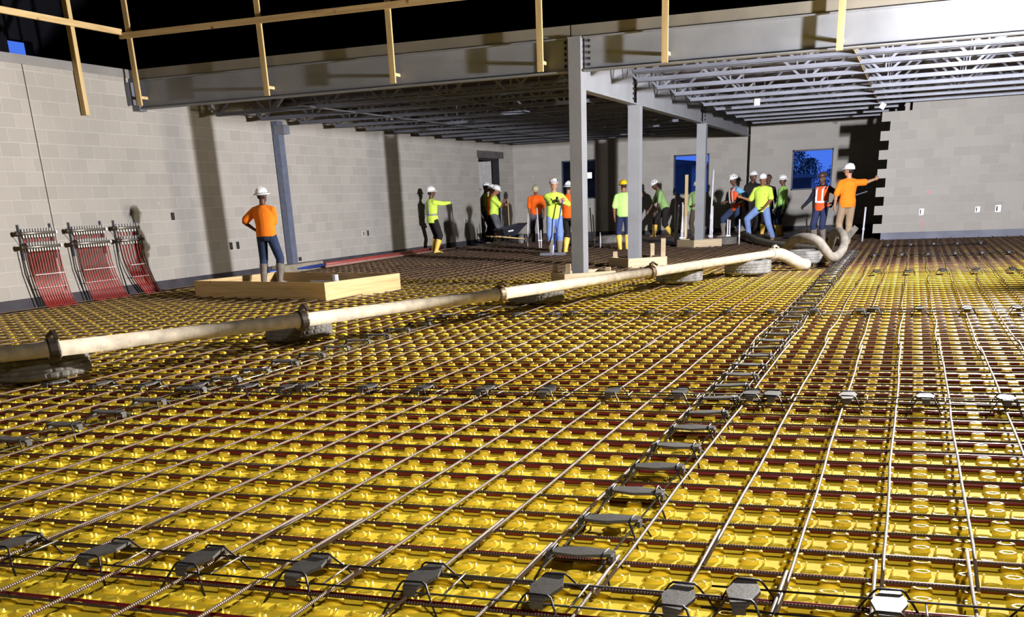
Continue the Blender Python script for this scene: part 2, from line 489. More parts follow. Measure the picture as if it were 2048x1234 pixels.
def support_strip(coords, fixed, along, label, jit=.004, ext=.12):
    """plates at the given coordinates along 'x' or 'y'"""
    rz = 0 if along == 'x' else PI/2
    a, b = coords[0]-ext, coords[-1]+ext
    loc = (coords[0], fixed, ZP) if along == 'x' else (fixed, coords[0], ZP)
    t = empty('bar_support_strip', loc, rz)
    tag(t, label, 'bar support')
    for sgn in (-1, 1):
        MB().tube([(a-coords[0], sgn*.102, -.026), (b-coords[0], sgn*.102, -.026)], .0042, 6).build('runner_wire', M_BOLT if along == 'x' else M_WIRE, t, True)
    for c in coords:
        d = c-coords[0]
        def put(me):
            o = bpy.data.objects.new(me.name.split('.')[0], me); C.objects.link(o); o.parent = t
            o.location = (d, rnd.uniform(-jit, jit), 0); o.rotation_euler = (rnd.uniform(-.05, .05), rnd.uniform(-.04, .04), rnd.uniform(-.04, .04)); return o
        pl = put(PLT)
        for lm in LIP:
            lp = bpy.data.objects.new('plate_lip', lm); C.objects.link(lp); lp.parent = pl
        put(LEGW[0]); put(LEGW[1])
        if c != coords[-1]: put(CRW)
    return t
R = lambda a, b, st: [a+st*i for i in range(int(round((b-a)/st))+1)]
N_ = 'plated wire bar support, '
support_strip([-3.36, -2.9, -2.45, -1.98, -1.51, -1.05, -.6], 3.135, 'x', N_+'long strip along the bottom edge of the photo')
support_strip([-.405, .047, .5], 3.23, 'x', N_+'short strip in the bottom right corner of the photo')
support_strip(R(-6.45, -4.69, .457)+[-4.28], 6.79, 'x', N_+'left end of the second row from the camera')
support_strip([-4.15, -3.64, -3.19, -2.72, -2.25, -1.79, -1.33, -.865], 6.86, 'x', N_+'middle strip of the second row from the camera')
support_strip([-.73, -.27, .183, .636, 1.09], 6.85, 'x', N_+'right end of the second row from the camera')
support_strip([-5.1, -4.64, -4.19, -3.74], 11.72, 'x', 'plated wire support, in front of the long pale pipe, left of the third tyre')
support_strip([-3.56, -3.13, -2.67, -2.225, -1.8, -1.33, -.88, -.42], 11.86, 'x', N_+'middle strip of the third row from the camera')
support_strip([-.28, .174, .63, 1.1, 1.55], 11.98, 'x', N_+'right end of the third row from the camera')
support_strip([-.42, .05, .51, .97, 1.45, 1.9], 17.37, 'x', N_+'fourth row, across the right side of the floor')
support_strip([-.58, -.1, .35, .81, 1.26, 1.7], 21.55, 'x', N_+'fifth row, dusted with mud near the right wall')
support_strip([-.41, .05, .5, .96, 1.42], 25.0, 'x', N_+'farthest row, just in front of the right block wall')
support_strip([3.51, 3.95, 4.39, 4.85, 5.3, 5.76, 6.2, 6.68, 7.15, 7.6, 8.06, 8.54, 9.0, 9.43]+R(9.88, 15.3, .452), -1.045, 'y', N_+'ladder-like strip running away from camera right of centre')
support_strip(R(15.8, 23.1, .456), -1.06, 'y', N_+'far muddy end of the ladder-like strip, beside the hose loop')
support_strip([4.4, 4.845, 5.29, 5.71, 6.15, 6.64, 7.1, 7.54, 8.0, 8.47, 8.93, 9.37, 9.81, 10.3, 10.84, 11.3], -5.03, 'y', N_+'dark strip running away from the camera on the left')

# ------------------------------------------------------------------ block walls
XW = -12.95
def wall_left():
    m = MB()
    def seg(y0, y1, z0, z1): m.bb(XW-.2, XW, y0, y1, z0, z1)
    seg(-6, 14.262, .145, 3.48); seg(14.280, 16.95, .145, 3.48)   # control joint between
    seg(16.95, 33.15, .145, 3.42)
    seg(33.15, 35.0, 2.53, 3.42)
    seg(35.0, 38.2, .145, 3.42)
    o = m.build('wall_left', M_BLOCK_Y); struct(o, 'long concrete block wall on the left')
    j = MB().bb(XW-.2, XW-.012, 14.262, 14.280, .145, 3.48).build('trim_1', M_OUTLETD); struct(j)
    c = MB().bb(XW-.22, XW+.012, -6, 16.86, 3.48, 3.61).build('trim_2', M_COPING); struct(c)
    b = MB().bb(XW-.25, XW+.004, -6, 33.2, -.1, .145).bb(XW-.25, XW+.004, 35, 37.9, -.1, .145).build('baseboard_left', M_STRIP); struct(b)
wall_left()

def wall_back():
    # three stretches, each a little nearer than the one to its left, with window openings
    def stretch(x0, x1, y, wx0, wx1, z0, z1, name):
        m = MB(); T = .2; zt = 3.42; zb = .145
        m.bb(x0, wx0, y, y+T, zb, zt); m.bb(wx1, x1, y, y+T, zb, zt)
        m.bb(wx0, wx1, y, y+T, zb, z0); m.bb(wx0, wx1, y, y+T, z1, zt)
        return m
    m = stretch(XW-.2, -8.97, 36.4, -11.24, -10.05, 1.19, 2.39, '')
    m.bb(-9.17, -8.97, 35.6, 36.4, .145, 3.42)
    m2 = stretch(-8.97, -4.62, 35.6, -7.26, -6.13, 1.18, 2.35, '')
    m.v += []; b = len(m.v); m.v += m2.v; m.f += [tuple(i+b for i in f) for f in m2.f]
    m.bb(-4.82, -4.62, 35.2, 35.6, .145, 3.42)
    m3 = stretch(-4.62, 7.0, 35.2, -3.55, -2.36, 1.17, 2.29, '')
    b = len(m.v); m.v += m3.v; m.f += [tuple(i+b for i in f) for f in m3.f]
    struct(m.build('wall_back', M_BLOCK_X), 'far block wall with three window openings')
    q = MB().bb(XW, -8.97, 36.34, 36.6, -.1, .145).bb(-9.22, -4.62, 35.54, 35.8, -.1, .145).bb(-4.85, 7, 35.14, 35.4, -.1, .145)
    struct(q.build('baseboard_back', M_STRIP))
wall_back()
def window(n, x0, x1, y, z0, z1):
    w = MB()
    for a in ((x0, x0+.04, z0, z1), (x1-.04, x1, z0, z1), (x0, x1, z0, z0+.04), (x0, x1, z1-.04, z1)):
        w.bb(a[0], a[1], y+.08, y+.16, a[2], a[3])
    o = struct(w.build('window_%d' % n, simple('dark window frame', rgb(40, 44, 66), .5)))
    g = NT('window glass %d' % n); g.set(Roughness=0.02); g.b.inputs['Transmission Weight'].default_value = 1.0
    g.b.inputs['Base Color'].default_value = (.93, .95, 1, 1); g.b.inputs['IOR'].default_value = 1.02
    MB().bb(x0+.03, x1-.03, y+.115, y+.121, z0+.03, z1-.03).build('pane', g.m, o)
window(1, -11.24, -10.05, 36.4, 1.19, 2.39)
window(2, -7.26, -6.13, 35.6, 1.18, 2.35)
window(3, -3.55, -2.36, 35.2, 1.17, 2.29)

def wall_right():
    Y = 28.3; T = .2; m = MB(); z = .14; H = .2041
    for i in range(13):
        m.bb(-.855 if i % 2 == 0 else -.655, 7.5, Y, Y+T, z+i*H, z+(i+1)*H)
    m.bb(-.2, 7.5, Y, Y+T, z+13*H, 3.42)
    m.bb(-.36, -.26, Y, Y+T, z+13*H, 2.98)
    struct(m.build('wall_right', M_BLOCK_X), 'right block wall with a toothed unfinished left end')
    struct(MB().bb(-.66, 7.5, Y-.02, Y+.22, -.1, .138).build('baseboard_right', M_STRIPG))
    struct(MB().bb(7.5, 7.7, 16.8, 35, -.1, 3.42).build('wall_side', M_BLOCK_Y))
wall_right()

# door opening in the left wall
def door():
    d = MB().bb(XW-.02, XW+.012, 33.05, 35.45, 2.53, 2.735).build('trim_3', M_LINTEL); struct(d)
    f = MB().bb(XW-.2, XW-.0, 34.9, 35.0, -.05, 2.53).bb(XW-.2, XW, 33.15, 35, 2.47, 2.53)
    struct(f.build('door_1', simple('dark door frame', rgb(24, 22, 26), .7)), 'dark steel door frame without a door')
    p = MB().bb(-15.2, -13.16, 35.0, 35.2, -.1, 3.4).build('wall_passage', simple('pale passage wall', rgb(160, 158, 160), .9)); struct(p)
door()

# dark upper storey
def upper():
    struct(MB().bb(-16.4, 9, -9, 46, 9.0, 9.2).build('roof', M_DARK))
    m = MB(); X0 = -15.7; X1 = -15.5
    wy0, wy1, wz0, wz1 = 16.84, 17.46, 3.7, 4.31
    m.bb(X0, X1, -9, wy0, -.2, 9); m.bb(X0, X1, wy1, 46, -.2, 9); m.bb(X0, X1, wy0, wy1, -.2, wz0); m.bb(X0, X1, wy0, wy1, wz1, 9)
    struct(m.build('wall_upper_left', M_DARK))
    struct(MB().bb(-16, 9, 38.2, 38.4, 3.62, 9).build('wall_upper_back', M_DARK))
    struct(MB().bb(8.8, 9, -9, 46, -.2, 9).build('wall_outer_right', M_DARK))
    struct(MB().bb(-16, 9, -9.2, -9, -.2, 9).build('wall_outer_front', M_DARK))
    struct(MB().bb(-60, 60, -9, 90, -.5, -.3).build('ground', simple('bare ground', rgb(70, 62, 56), .95)))
upper()

# deck above the joists and slab edge
def deck():
    m = MB(); zb = 3.43
    y = 16.9
    prof = []
    while y < 38.2:
        prof += [(y, zb), (y+.09, zb), (y+.11, zb+.04), (y+.17, zb+.04)]; y += .19
    n = len(prof)
    vs = [(-13.1, a, b) for a, b in prof]+[(7.5, a, b) for a, b in prof]+[(-13.1, prof[-1][0], zb+.16), (7.5, prof[-1][0], zb+.16), (-13.1, 16.9, zb+.16), (7.5, 16.9, zb+.16)]
    fs = [(i, i+1, n+i+1, n+i) for i in range(n-1)]
    fs.append((2*n+2, 2*n+3, 2*n+1, 2*n))
    m.add(vs, fs)
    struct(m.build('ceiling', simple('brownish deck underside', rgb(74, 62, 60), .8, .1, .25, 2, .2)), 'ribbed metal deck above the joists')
    e = MB().bb(-12.93, -4.995, 16.76, 16.9, 3.44, 3.60).bb(-4.975, 7.5, 16.76, 16.9, 3.44, 3.60)
    struct(e.build('trim_4', M_EDGE), 'grey slab edge plate above the front beam')
deck()

# ------------------------------------------------------------------ steel frame
def ibeam(mb, a, b, z0, z1, w, along, tw=.012, tf=.02):
    """a,b: (fixed coordinate, from, to)"""
    c, p, q = a, b[0], b[1]
    if along == 'x':
        mb.bb(p, q, c-tw/2, c+tw/2, z0+tf, z1-tf); mb.bb(p, q, c-w/2, c+w/2, z0, z0+tf); mb.bb(p, q, c-w/2, c+w/2, z1-tf, z1)
    else:
        mb.bb(c-tw/2, c+tw/2, p, q, z0+tf, z1-tf); mb.bb(c-w/2, c+w/2, p, q, z0, z0+tf); mb.bb(c-w/2, c+w/2, p, q, z1-tf, z1)
def bolt(pos, axis, par):
    MB().lathe(pos, [(.021, 0), (.021, .012), (.017, .018), (.017, .03), (.012, .034)], 6, axis).build('bolt', M_BOLT, par)

def front_beam(x0, x1, label, bx):
    t = empty('steel_beam', ((x0+x1)/2, 16.82, 2.985)); tag(t, label, 'beam', 'front roof beam spans' if False else None)
    m = MB(); ibeam(m, 0, (x0-(x0+x1)/2, x1-(x0+x1)/2), 0, .455, .17, 'x')
    m.build('beam_body', M_STEEL, t)
    for i in range(5):
        bolt((bx-(x0+x1)/2, -.006, .09+.078*i), (0, -1, 0), t)
front_beam(-12.80, -5.02, 'long grey steel beam between the left block wall and the near column', -5.085)
front_beam(-4.79, 7.4, 'brightly lit grey steel beam right of the near column', -4.715)
s_ = MB().bb(-12.94, -12.80, 16.72, 16.92, 2.96, 3.46).bb(-12.94, -12.86, 16.6, 16.72, 3.05, 3.4)
tag(s_.build('beam_bracket', M_STEELD), 'steel bearing bracket where the long front beam meets the left wall', 'bracket')

def girder(y0, y1, label, bolts):
    t = empty('steel_girder', (-4.92, (y0+y1)/2, 2.755)); tag(t, label, 'beam')
    m = MB(); ibeam(m, 0, (y0-(y0+y1)/2, y1-(y0+y1)/2), 0, .65, .16, 'y')
    m.build('beam_body', M_STEEL, t)
    for yb in bolts:
        for i in range(6): bolt((.006, yb-(y0+y1)/2, .1+.08*i), (1, 0, 0), t)
girder(17.04, 20.46, 'pale steel girder between the near and the middle column', (20.38,))
girder(20.72, 27.36, 'pale steel girder between the middle and the far column', (27.28,))
girder(27.62, 35.2, 'pale steel girder from the far column to the far wall', (27.7,))

def column(x, y, w, d, z1, label):
    t = empty('steel_column', (x, y, -.05)); tag(t, label, 'column')
    # rectangular steel column with flanges showing at front and back
    h = z1+.05
    MB().bb(-w/2, w/2, -d/2, d/2, .012, h).build('shaft', M_STEEL, t)
    MB().bb(-w/2-.06, w/2+.06, -d/2-.06, d/2+.06, 0, .014).build('base_plate', M_STEEL, t)
    MB().bb(-w/2-.01, w/2+.01, -d/2-.01, d/2+.01, h, h+.012).build('cap_plate', M_STEEL, t)
    return t
column(-4.915, 16.84, .19, .29, 3.43, 'nearest tall grey column in the middle of the photo')
column(-4.92, 20.59, .22, .22, 2.742, 'middle grey column, behind and right of the nearest one')
column(-4.92, 27.49, .22, .22, 2.742, 'farthest free-standing grey column, beside the crew')
t = empty('steel_column', (-12.86, 21.28, .15)); tag(t, 'slim blue-grey steel column standing against the left block wall', 'column')
MB().bb(-.07, .07, -.11, .11, 0, 2.86).build('shaft', simple('blue grey steel', rgb(96, 102, 122), .5, .15), t)
MB().bb(-.02, .22, -.12, .12, 2.60, 2.78).build('bracket', M_STEELD, t)

def joist(x0, x1, y, label, group=None, bright=False):
    t = empty('bar_joist', ((x0+x1)/2, y, 2.945)); tag(t, label, 'joist', group)
    cx = (x0+x1)/2; a = x0-cx; b = x1-cx
    ea = .42; eb = .42
    mt = M_STEELD
    m = MB(); m.bb(a, b, -.055, -.012, .395, .447); m.bb(a, b, .012, .055, .395, .447); m.bb(a, b, -.055, .055, .441, .447)
    m.build('top_chord', mt, t)
    m = MB(); m.bb(a+ea, b-eb, -.062, -.01, 0, .008); m.bb(a+ea, b-eb, .01, .062, 0, .008); m.bb(a+ea, b-eb, -.018, -.01, 0, .065); m.bb(a+ea, b-eb, .01, .018, 0, .065)
    m.build('bottom_chord', mt, t)
    m = MB(); L = (b-a-ea-eb); n = max(2, int(L/1.15)); st = L/n
    for i in range(n):
        p = a+ea+st*i
        m.bar((p+st*.06, 0, .02), (p+st*.5-.09, 0, .42), .035, .035); m.bar((p+st*.94, 0, .02), (p+st*.5+.09, 0, .42), .035, .035)
        m.bar((p, 0, .02), (p, 0, .42), .022, .022)
    m.bar((a+ea+.02, 0, .02), (a+.05, 0, .42), .03, .03); m.bar((b-eb-.02, 0, .02), (b-.05, 0, .42), .03, .03)
    m.build('web', mt, t)
    return t
YJ = [18.6+1.545*i for i in range(12)]
for i, y in enumerate(YJ):
    yl = min(y, 35.3)
    joist(-12.94, -5.0, yl, 'dark steel joist over the left bay, %s behind the long front beam' % ORD[i])
for i, y in enumerate(YJ[:10]):
    y2 = min(y, 34.1)
    if y2 > 27.6 and y2 < 28.7: y2 = 27.9
    joist(-4.83, 7.4 if y2 < 28 else 7.4, y2, 'lit grey steel joist over the right bay, %s behind the front beam' % ORD[i])
# extra joist tight behind the front beam, right bay
joist(-4.6, 7.4, 17.35, 'lit grey steel joist tucked directly under the front beam on the right')
for i, x in enumerate((-.95, )):
    b = MB(); b.bar((x, 17.0, 2.99), (x, 27.9, 2.99), .04, .012); b.bar((x, 17.0, 2.99), (x, 27.9, 2.99), .01, .05)
    b.v = [(q[0], q[1], q[2]) for q in b.v]
    tag(b.build('bridging_angle', simple('tan bridging steel', rgb(140, 128, 108), .6, .2)), 'thin tan bridging angle crossing the joists of the right bay', 'bracing')
for x in (-10.4, -7.8):
    b = MB().bar((x, 18.0, 2.965), (x, 37, 2.965), .035, .02)
    tag(b.build('bridging_angle', M_STEELD), 'thin bridging angle crossing the dark joists, %s' % ('nearer the left wall' if x < -9 else 'nearer the columns'), 'bracing')
# paper tags on joists
for i, (x, y, z, lab) in enumerate(((-3.28, 24.72, 2.95, 'small white paper tag stuck on a right-bay joist left of centre'), (-.85, 27.87, 2.90, 'white square tag hanging near the top of the toothed wall'))):
    tag(MB().box((x, y, z), (.12, .004, .13), Matrix.Rotation(.5*i, 3, 'Y')).build('paper_tag', M_WHITE), lab, 'tag')

# ------------------------------------------------------------------ guard rail timbers
def guard_post(x, zb, lab, d=.0):
    t = empty('guardrail_post', (x, 16.615, zb)); tag(t, lab, 'guardrail post')
    MB().bb(-.045, .045, -.02, .02, 0, 2.2).build('post', M_WOODZ, t)
    MB().bb(-.0, .045, .02, .186, .10, .145).build('tie_block', M_WOODY, t)
PL = ['beside the left wall corner', 'second from the left wall', 'left of centre', 'just left of the near column',
      'right of the near column', 'rightmost, over the bright beam']
for x, z, l in zip((-12.70, -10.16, -7.86, -5.42, -3.54, -1.13), (3.03, 3.01, 3.03, 3.01, 2.99, 2.955), PL):
    guard_post(x, z, 'timber guard post in front of the beam, '+l)
t = empty('guardrail_post', (-12.88, 15.42, 2.83)); tag(t, 'upright timber guard post against the left block wall', 'guardrail post')
MB().bb(-.05, .04, -.045, .045, 0, 2.3).build('post', M_WOODZ, t)
tag(MB().bb(-12.86, 3.2, 16.555, 16.593, 4.045, 4.135).build('guardrail', M_WOODX), 'horizontal timber guard rail above the front beam', 'guardrail')
tag(MB().bb(-12.84, -12.80, 9, 16.58, 4.10, 4.19).build('guardrail', M_WOODY), 'timber guard rail above the left block wall', 'guardrail')

# ------------------------------------------------------------------ form boxes
def board(mb, a, b, z0, z1, th=.038):
    a = Vector((a[0], a[1], (z0+z1)/2)); b = Vector((b[0], b[1], (z0+z1)/2))
    mb.bar(a, b, th, z1-z0); return mb
def form_box(corners, z0, z1, label, mats, stakes=()):
    cx = sum(c[0] for c in corners)/len(corners); cy = sum(c[1] for c in corners)/len(corners)
    t = empty('formwork_box', (cx, cy, z0)); tag(t, label, 'formwork')
    n = len(corners)
    for i in range(n):
        a = corners[i]; b = corners[(i+1) % n]
        dx, dy = b[0]-a[0], b[1]-a[1]; L = math.hypot(dx, dy)
        o = MB().bb(-L/2+.019, L/2+.019, -.019, .019, 0, z1-z0).build('board', mats[i % len(mats)], t)
        o.location = ((a[0]+b[0])/2-cx, (a[1]+b[1])/2-cy, 0); o.rotation_euler = (0, 0, math.atan2(dy, dx))
    for (x, y, h) in stakes:
        o = MB().bb(-.04, .04, -.02, .02, 0, h).build('stake', M_WOODG, t); o.location = (x-cx, y-cy, 0)
    return t
big = form_box([(-11.03, 15.13), (-8.09, 14.2), (-7.72, 15.95), (-10.6, 16.9)], -.05, .24, 'big low plank box on the left that a worker stands in', [M_WOODX, M_WOODX])
tag(MB().prism([(-10.9, 15.25), (-8.2, 14.32), (-7.9, 15.85), (-10.45, 16.75)], -.055, .07).build('footing_pad', M_CONC), 'grey concrete pad filling the big plank box', 'concrete pad')
tag(MB().tube([(-9.05, 15.75, .135), (-8.02, 15.05, .135)], .034, 10).build('conduit', M_PVC), 'grey conduit lying in the plank box, nearer the front board', 'pipe')
tag(MB().tube([(-9.35, 16.0, .12), (-8.3, 15.35, .12)], .034, 10).build('conduit', M_PVC), 'grey conduit lying in the plank box, farther from the front board', 'pipe')
tag(MB().tube([(-8.95, 16.1, .07), (-8.95, 16.1, .23)], .05, 10).build('pipe_stub', M_PVC), 'short upright pipe stub in the back of the plank box', 'pipe')
form_box([(-5.05, 16.45), (-4.4, 17.0), (-4.8, 17.55), (-5.42, 16.95)], -.05, .14, 'small board box around the foot of the nearest column', [M_WOODG], [(-5.02, 16.52, .34), (-5.40, 17.05, .29), (-4.5, 17.0, .25)])
form_box([(-4.9, 20.02), (-4.3, 20.5), (-4.8, 21.1), (-5.4, 20.55)], -.05, .15, 'small board box around the foot of the middle column', [M_WOODG], [(-4.36, 20.55, .52), (-4.65, 20.9, .42), (-5.32, 20.66, .30)])
form_box([(-4.95, 26.95), (-4.38, 27.42), (-4.9, 28.0), (-5.46, 27.5)], -.05, .16, 'small board box around the foot of the farthest column', [M_WOODG], [(-5.3, 27.55, .25)])
tag(MB().bb(-12.93, -12.62, 20.5, 22.2, -.05, .15).build('column_pad', M_CONC), 'low concrete pad under the slim column at the left wall', 'concrete pad')

# ------------------------------------------------------------------ heating manifolds on the left wall
def manifold(y0, y1, n, spread, shift, label):
    x = XW+.012
    t = empty('heating_manifold', (x, (y0+y1)/2, .9)); tag(t, label, 'manifold')
    c = (y0+y1)/2; h = (y1-y0)/2
    for z, nm, off in ((.19, 'return_bar', 0.0), (-.01, 'supply_bar', .05)):
        b = MB().tube([(.06+off, -h*.92, z), (.06+off, h, z)], .021, 10).build(nm, M_BRASS, t, True)
        MB().tube([(.06+off, -h*1.1, z), (.06+off, -h*.9, z)], .032, 8).ball((.06+off, -h*1.12, z), .04).build('valve', M_BLKMETAL, t)
        MB().tube([(.06+off, h*.98, z), (.06+off, h*1.06, z)], .03, 8).build('end_cap', M_WHITE, t)
        for i in range(n):
            yy = -h*.78+i*(h*1.66)/(n-1)
            MB().lathe((.06+off, yy, z+.015), [(.013, 0), (.019, .012), (.019, .05), (.012, .055)], 8).build('flow_cap', M_FLOWC, b)
            MB().lathe((.06+off, yy, z-.07), [(.012, 0), (.017, .008), (.017, .045), (.012, .05)], 8).build('tube_nut', M_BRASS, b)
    MB().bb(.0, .035, -h*.86, -h*.82, -.2, .32).build('wall_bracket', M_STEELD, t); MB().bb(0, .035, h*.88, h*.92, -.2, .32).build('wall_bracket', M_STEELD, t)
    for k in range(2):
        for i in range(n):
            yy = -h*.78+i*(h*1.66)/(n-1)
            z0 = .12 if k == 0 else -.08
            xx = .06+.05*k
            e = (yy*spread+shift) + (.02 if k == 0 else 0)
            pts = [(xx, yy, z0), (xx*.9+.01, yy, -.12)]
            for q in (.25, .5, .75, 1.0):
                pts.append((.06+.05*k+.05*q*q, yy+(e-yy)*q*q, -.12-.78*q))
            pts.append((.2+.05*k, e+.02, -.945))
            MB().tube(pts, .0095, 6).build('red_tube', M_TUBE2, t, True)
    MB().tube([(.05, -h*1.05, -.01), (.04, -h*1.02, -.4), (.06, -h*.7, -.95)], .012, 6).build('black_tube', M_BOLT, t, True)
    MB().tube([(.12, -h*1.1, .17), (.16, -h*.8, .03), (.11, -h*1.0, -.02)], .006, 6).build('capillary', M_BOLT, t, True)
    for z in (-.42, -.62):
        MB().box((.115, shift*.35, z), (.03, h*1.7*(1+(spread-1)*.4), .008)).build('zip_tie', M_WHITE, t)
    return t
manifold(13.42, 14.2, 12, .93, .10, 'leftmost heating manifold with a wide curtain of red tubes')
manifold(14.52, 15.38, 13, 1.15, .15, 'middle heating manifold with red tubes fanning out at the floor')
manifold(15.62, 16.26, 8, .75, .30, 'smallest heating manifold, its red tubes sweeping right at the floor')

# ------------------------------------------------------------------ tyres, concrete line, hoses
def tyre_mesh(R=.35, W=.2, r=.19, name='tyre', mat=None, deep=.006):
    prof = [(r, -W*.40), (r+.02, -W*.47), (R-.07, -W*.5), (R-.02, -W*.46), (R-.005, -W*.40),
            (R, -W*.36), (R, -W*.22), (R-.008, -W*.20), (R-.008, -W*.17), (R, -W*.15), (R, -W*.02), (R-.008, -.002), (R-.008, W*.02), (R, W*.04), (R, W*.17),
            (R-.008, W*.19), (R-.008, W*.22), (R, W*.24), (R, W*.36), (R-.005, W*.40), (R-.02, W*.46), (R-.07, W*.5), (r+.02, W*.47), (r, W*.40), (r+.012, W*.3), (R-.03, W*.3), (R-.03, -W*.3), (r+.012, -W*.3)]
    n = 112; m = MB()
    vs = []
    for k, (rr, z) in enumerate(prof):
        tread = rr >= R-.006
        for i in range(n):
            ph = (i + (0 if k < 8 else 2 if k < 12 else 1 if k < 17 else 3)) % 4
            q = rr - (deep if tread and ph == 0 else 0)
            t = 2*PI*i/n
            vs.append((q*math.cos(t), q*math.sin(t), z))
    fs = []; M = len(prof)
    for k in range(M):
        k2 = (k+1) % M
        for i in range(n):
            j = (i+1) % n
            fs.append((k*n+i, k*n+j, k2*n+j, k2*n+i))
    m.add(vs, fs)
    return m.mesh(name, mat or M_RUBBER)
TY = tyre_mesh()
TYC = tyre_mesh(name='tyre', mat=M_CHALK, deep=.003)
def tyre(x, y, me, label, tilt=(0, 0), z=None, sc=(1, 1, 1)):
    o = bpy.data.objects.new('tyre', me); C.objects.link(o)
    o.location = (x, y, .105 if z is None else z); o.rotation_euler = (tilt[0], tilt[1], rnd.uniform(0, 6)); o.scale = sc
    return tag(o, label, 'tyre')
tyre(-7.02, 7.24, TY, 'dark worn tyre at the left edge of the photo, under the pale pipe', (.0, .03), sc=(1.2, 1.2, 1))
tyre(-5.98, 9.86, TY, 'worn tyre with ribbed tread under the pipe, second from the left', (.0, -.05), sc=(1.0, 1.0, 1))
tyre(-4.56, 13.52, TY, 'knobbly tyre under the pipe left of the nearest column', (0.0, 0), sc=(1.06, 1.06, 1))
tyre(-3.2, 16.25, TYC, 'grey tyre under the pipe right of the nearest column', (0, 0), sc=(1.0, 1.0, .9))
tyre(-2.4, 17.82, TYC, 'tyre splashed white with concrete under the right end of the pipe', (0, 0), sc=(1.05, 1.05, 1.05))
tyre(-1.68, 20.2, TYC, 'grey smooth tyre lying behind the end of the pipe under the hose arch', (0, 0), sc=(1.15, 1.15, 1.1))
PIPE = [(-8.6, 4.4), (-6.56, 6.95), (-5.44, 9.03), (-4.33, 11.52), (-3.29, 14.66), (-2.08, 18.30)]
PZ = [.275, .275, .268, .27, .262, .268]
LB = ['pale concrete pump pipe entering at the left edge of the photo', 'pale concrete pump pipe between the first and second tyre',
      'pale concrete pump pipe left of the nearest column', 'pale concrete pump pipe passing in front of the nearest column', 'pale concrete pump pipe at the right end of the line']
for i in range(5):
    a = Vector((*PIPE[i], PZ[i])); b = Vector((*PIPE[i+1], PZ[i+1]))
    d = (b-a).normalized()
    m = MB().tube([a+d*.01, a+d*.05, a+d*.051, b-d*.051, b-d*.05, b-d*.01], [.073, .073, .0625, .0625, .073, .073], 18)
    tag(m.build('pump_pipe', M_PIPE, smooth=True), LB[i], 'pipe')
LC = ['dark pipe clamp with raised lever above the leftmost tyre', 'dark pipe clamp with raised lever above the second tyre', 'rusty pipe clamp left of the knobbly tyre',
      'rusty pipe clamp right of the nearest column', 'pale pipe clamp at the right end of the pipe']
for i in range(1, 6):
    p = Vector((*PIPE[i], PZ[i])); q = Vector((*PIPE[i-1], PZ[i-1])); d = (p-q).normalized()
    t = empty('pipe_clamp', p); tag(t, LC[i-1], 'pipe clamp')
    mt = M_BLKMETAL if i < 3 else M_CLAMP if i < 5 else M_PIPE
    MB().lathe((0, 0, 0), [(.070, -.045), (.088, -.045), (.094, -.03), (.094, .03), (.088, .045), (.070, .045)], 20, d, closed=True).build('clamp_ring', mt, t)
    s = d.cross(Vector((0, 0, 1))).normalized()
    u = Vector((0, 0, 1))
    m = MB()
    k = .15 if i < 3 else .125
    m.bar(u*.10-d*.03+s*.02, u*k+s*.045+d*.02, .05, .03); m.bar(u*k+s*.045+d*.02, u*.09+s*.10+d*.03, .035, .018)
    m.build('lever', mt, t)
# hoses
def smooth_path(pts, n=6):
    P = [Vector(p) for p in pts]; out = []
    for i in range(len(P)-1):
        a = P[max(i-1, 0)]; b = P[i]; c = P[i+1]; d = P[min(i+2, len(P)-1)]
        for k in range(n):
            t = k/n
            out.append(.5*((2*b)+(c-a)*t+(2*a-5*b+4*c-d)*t*t+(3*b-3*c+d-a)*t**3))
    out.append(P[-1]); return out
h1 = smooth_path([(-2.07, 18.34, .265), (-1.95, 18.55, .235), (-1.78, 18.68, .14), (-1.66, 18.72, .075), (-1.58, 18.86, .055)])
tag(MB().tube(h1, [.085 if i < 4 else .095 for i in range(len(h1))], 16).build('hose_end', M_PIPE, smooth=True), 'short thick hose end drooping from the end of the pump pipe', 'hose')
h2 = smooth_path([(-2.1, 19.6, .12), (-2.0, 19.5, .26), (-1.85, 19.3, .42), (-1.62, 19.0, .47), (-1.42, 18.85, .42), (-1.3, 18.85, .29), (-1.2, 19.0, .16), (-1.1, 19.2, .17), (-1.03, 19.45, .30), (-1.06, 19.7, .44), (-1.15, 20.0, .50),
                  (-1.28, 20.6, .46), (-1.36, 21.4, .28), (-1.5, 22.4, .1), (-1.9, 23.6, .055), (-2.4, 24.8, .055), (-2.9, 26.0, .055), (-3.4, 27.4, .06), (-3.9, 29.2, .10), (-4.25, 30.6, .14), (-4.5, 31.6, .06)])
tag(MB().tube(h2, .075, 14).build('concrete_hose', M_HOSE, smooth=True), 'dusty grey concrete hose arching over a tyre and looping back to the crew', 'hose')
tag(MB().tube([(-1.35, 25.6, .1), (-1.16, 26.0, .34)], [.10, .09], 4).build('hose_nozzle', M_HOSE), 'grey nozzle leaning at the feet of the worker in khaki trousers', 'nozzle')
tyre(-4.3, 27.75, TY, 'dark tyre lying right of the farthest column', z=.09, sc=(.75, .75, .9))
tyre(-8.0, 30.9, TYC, 'grey tyre caked with concrete left of the worker in the yellow hat', z=.09, sc=(1.25, 1.25, 1.1))

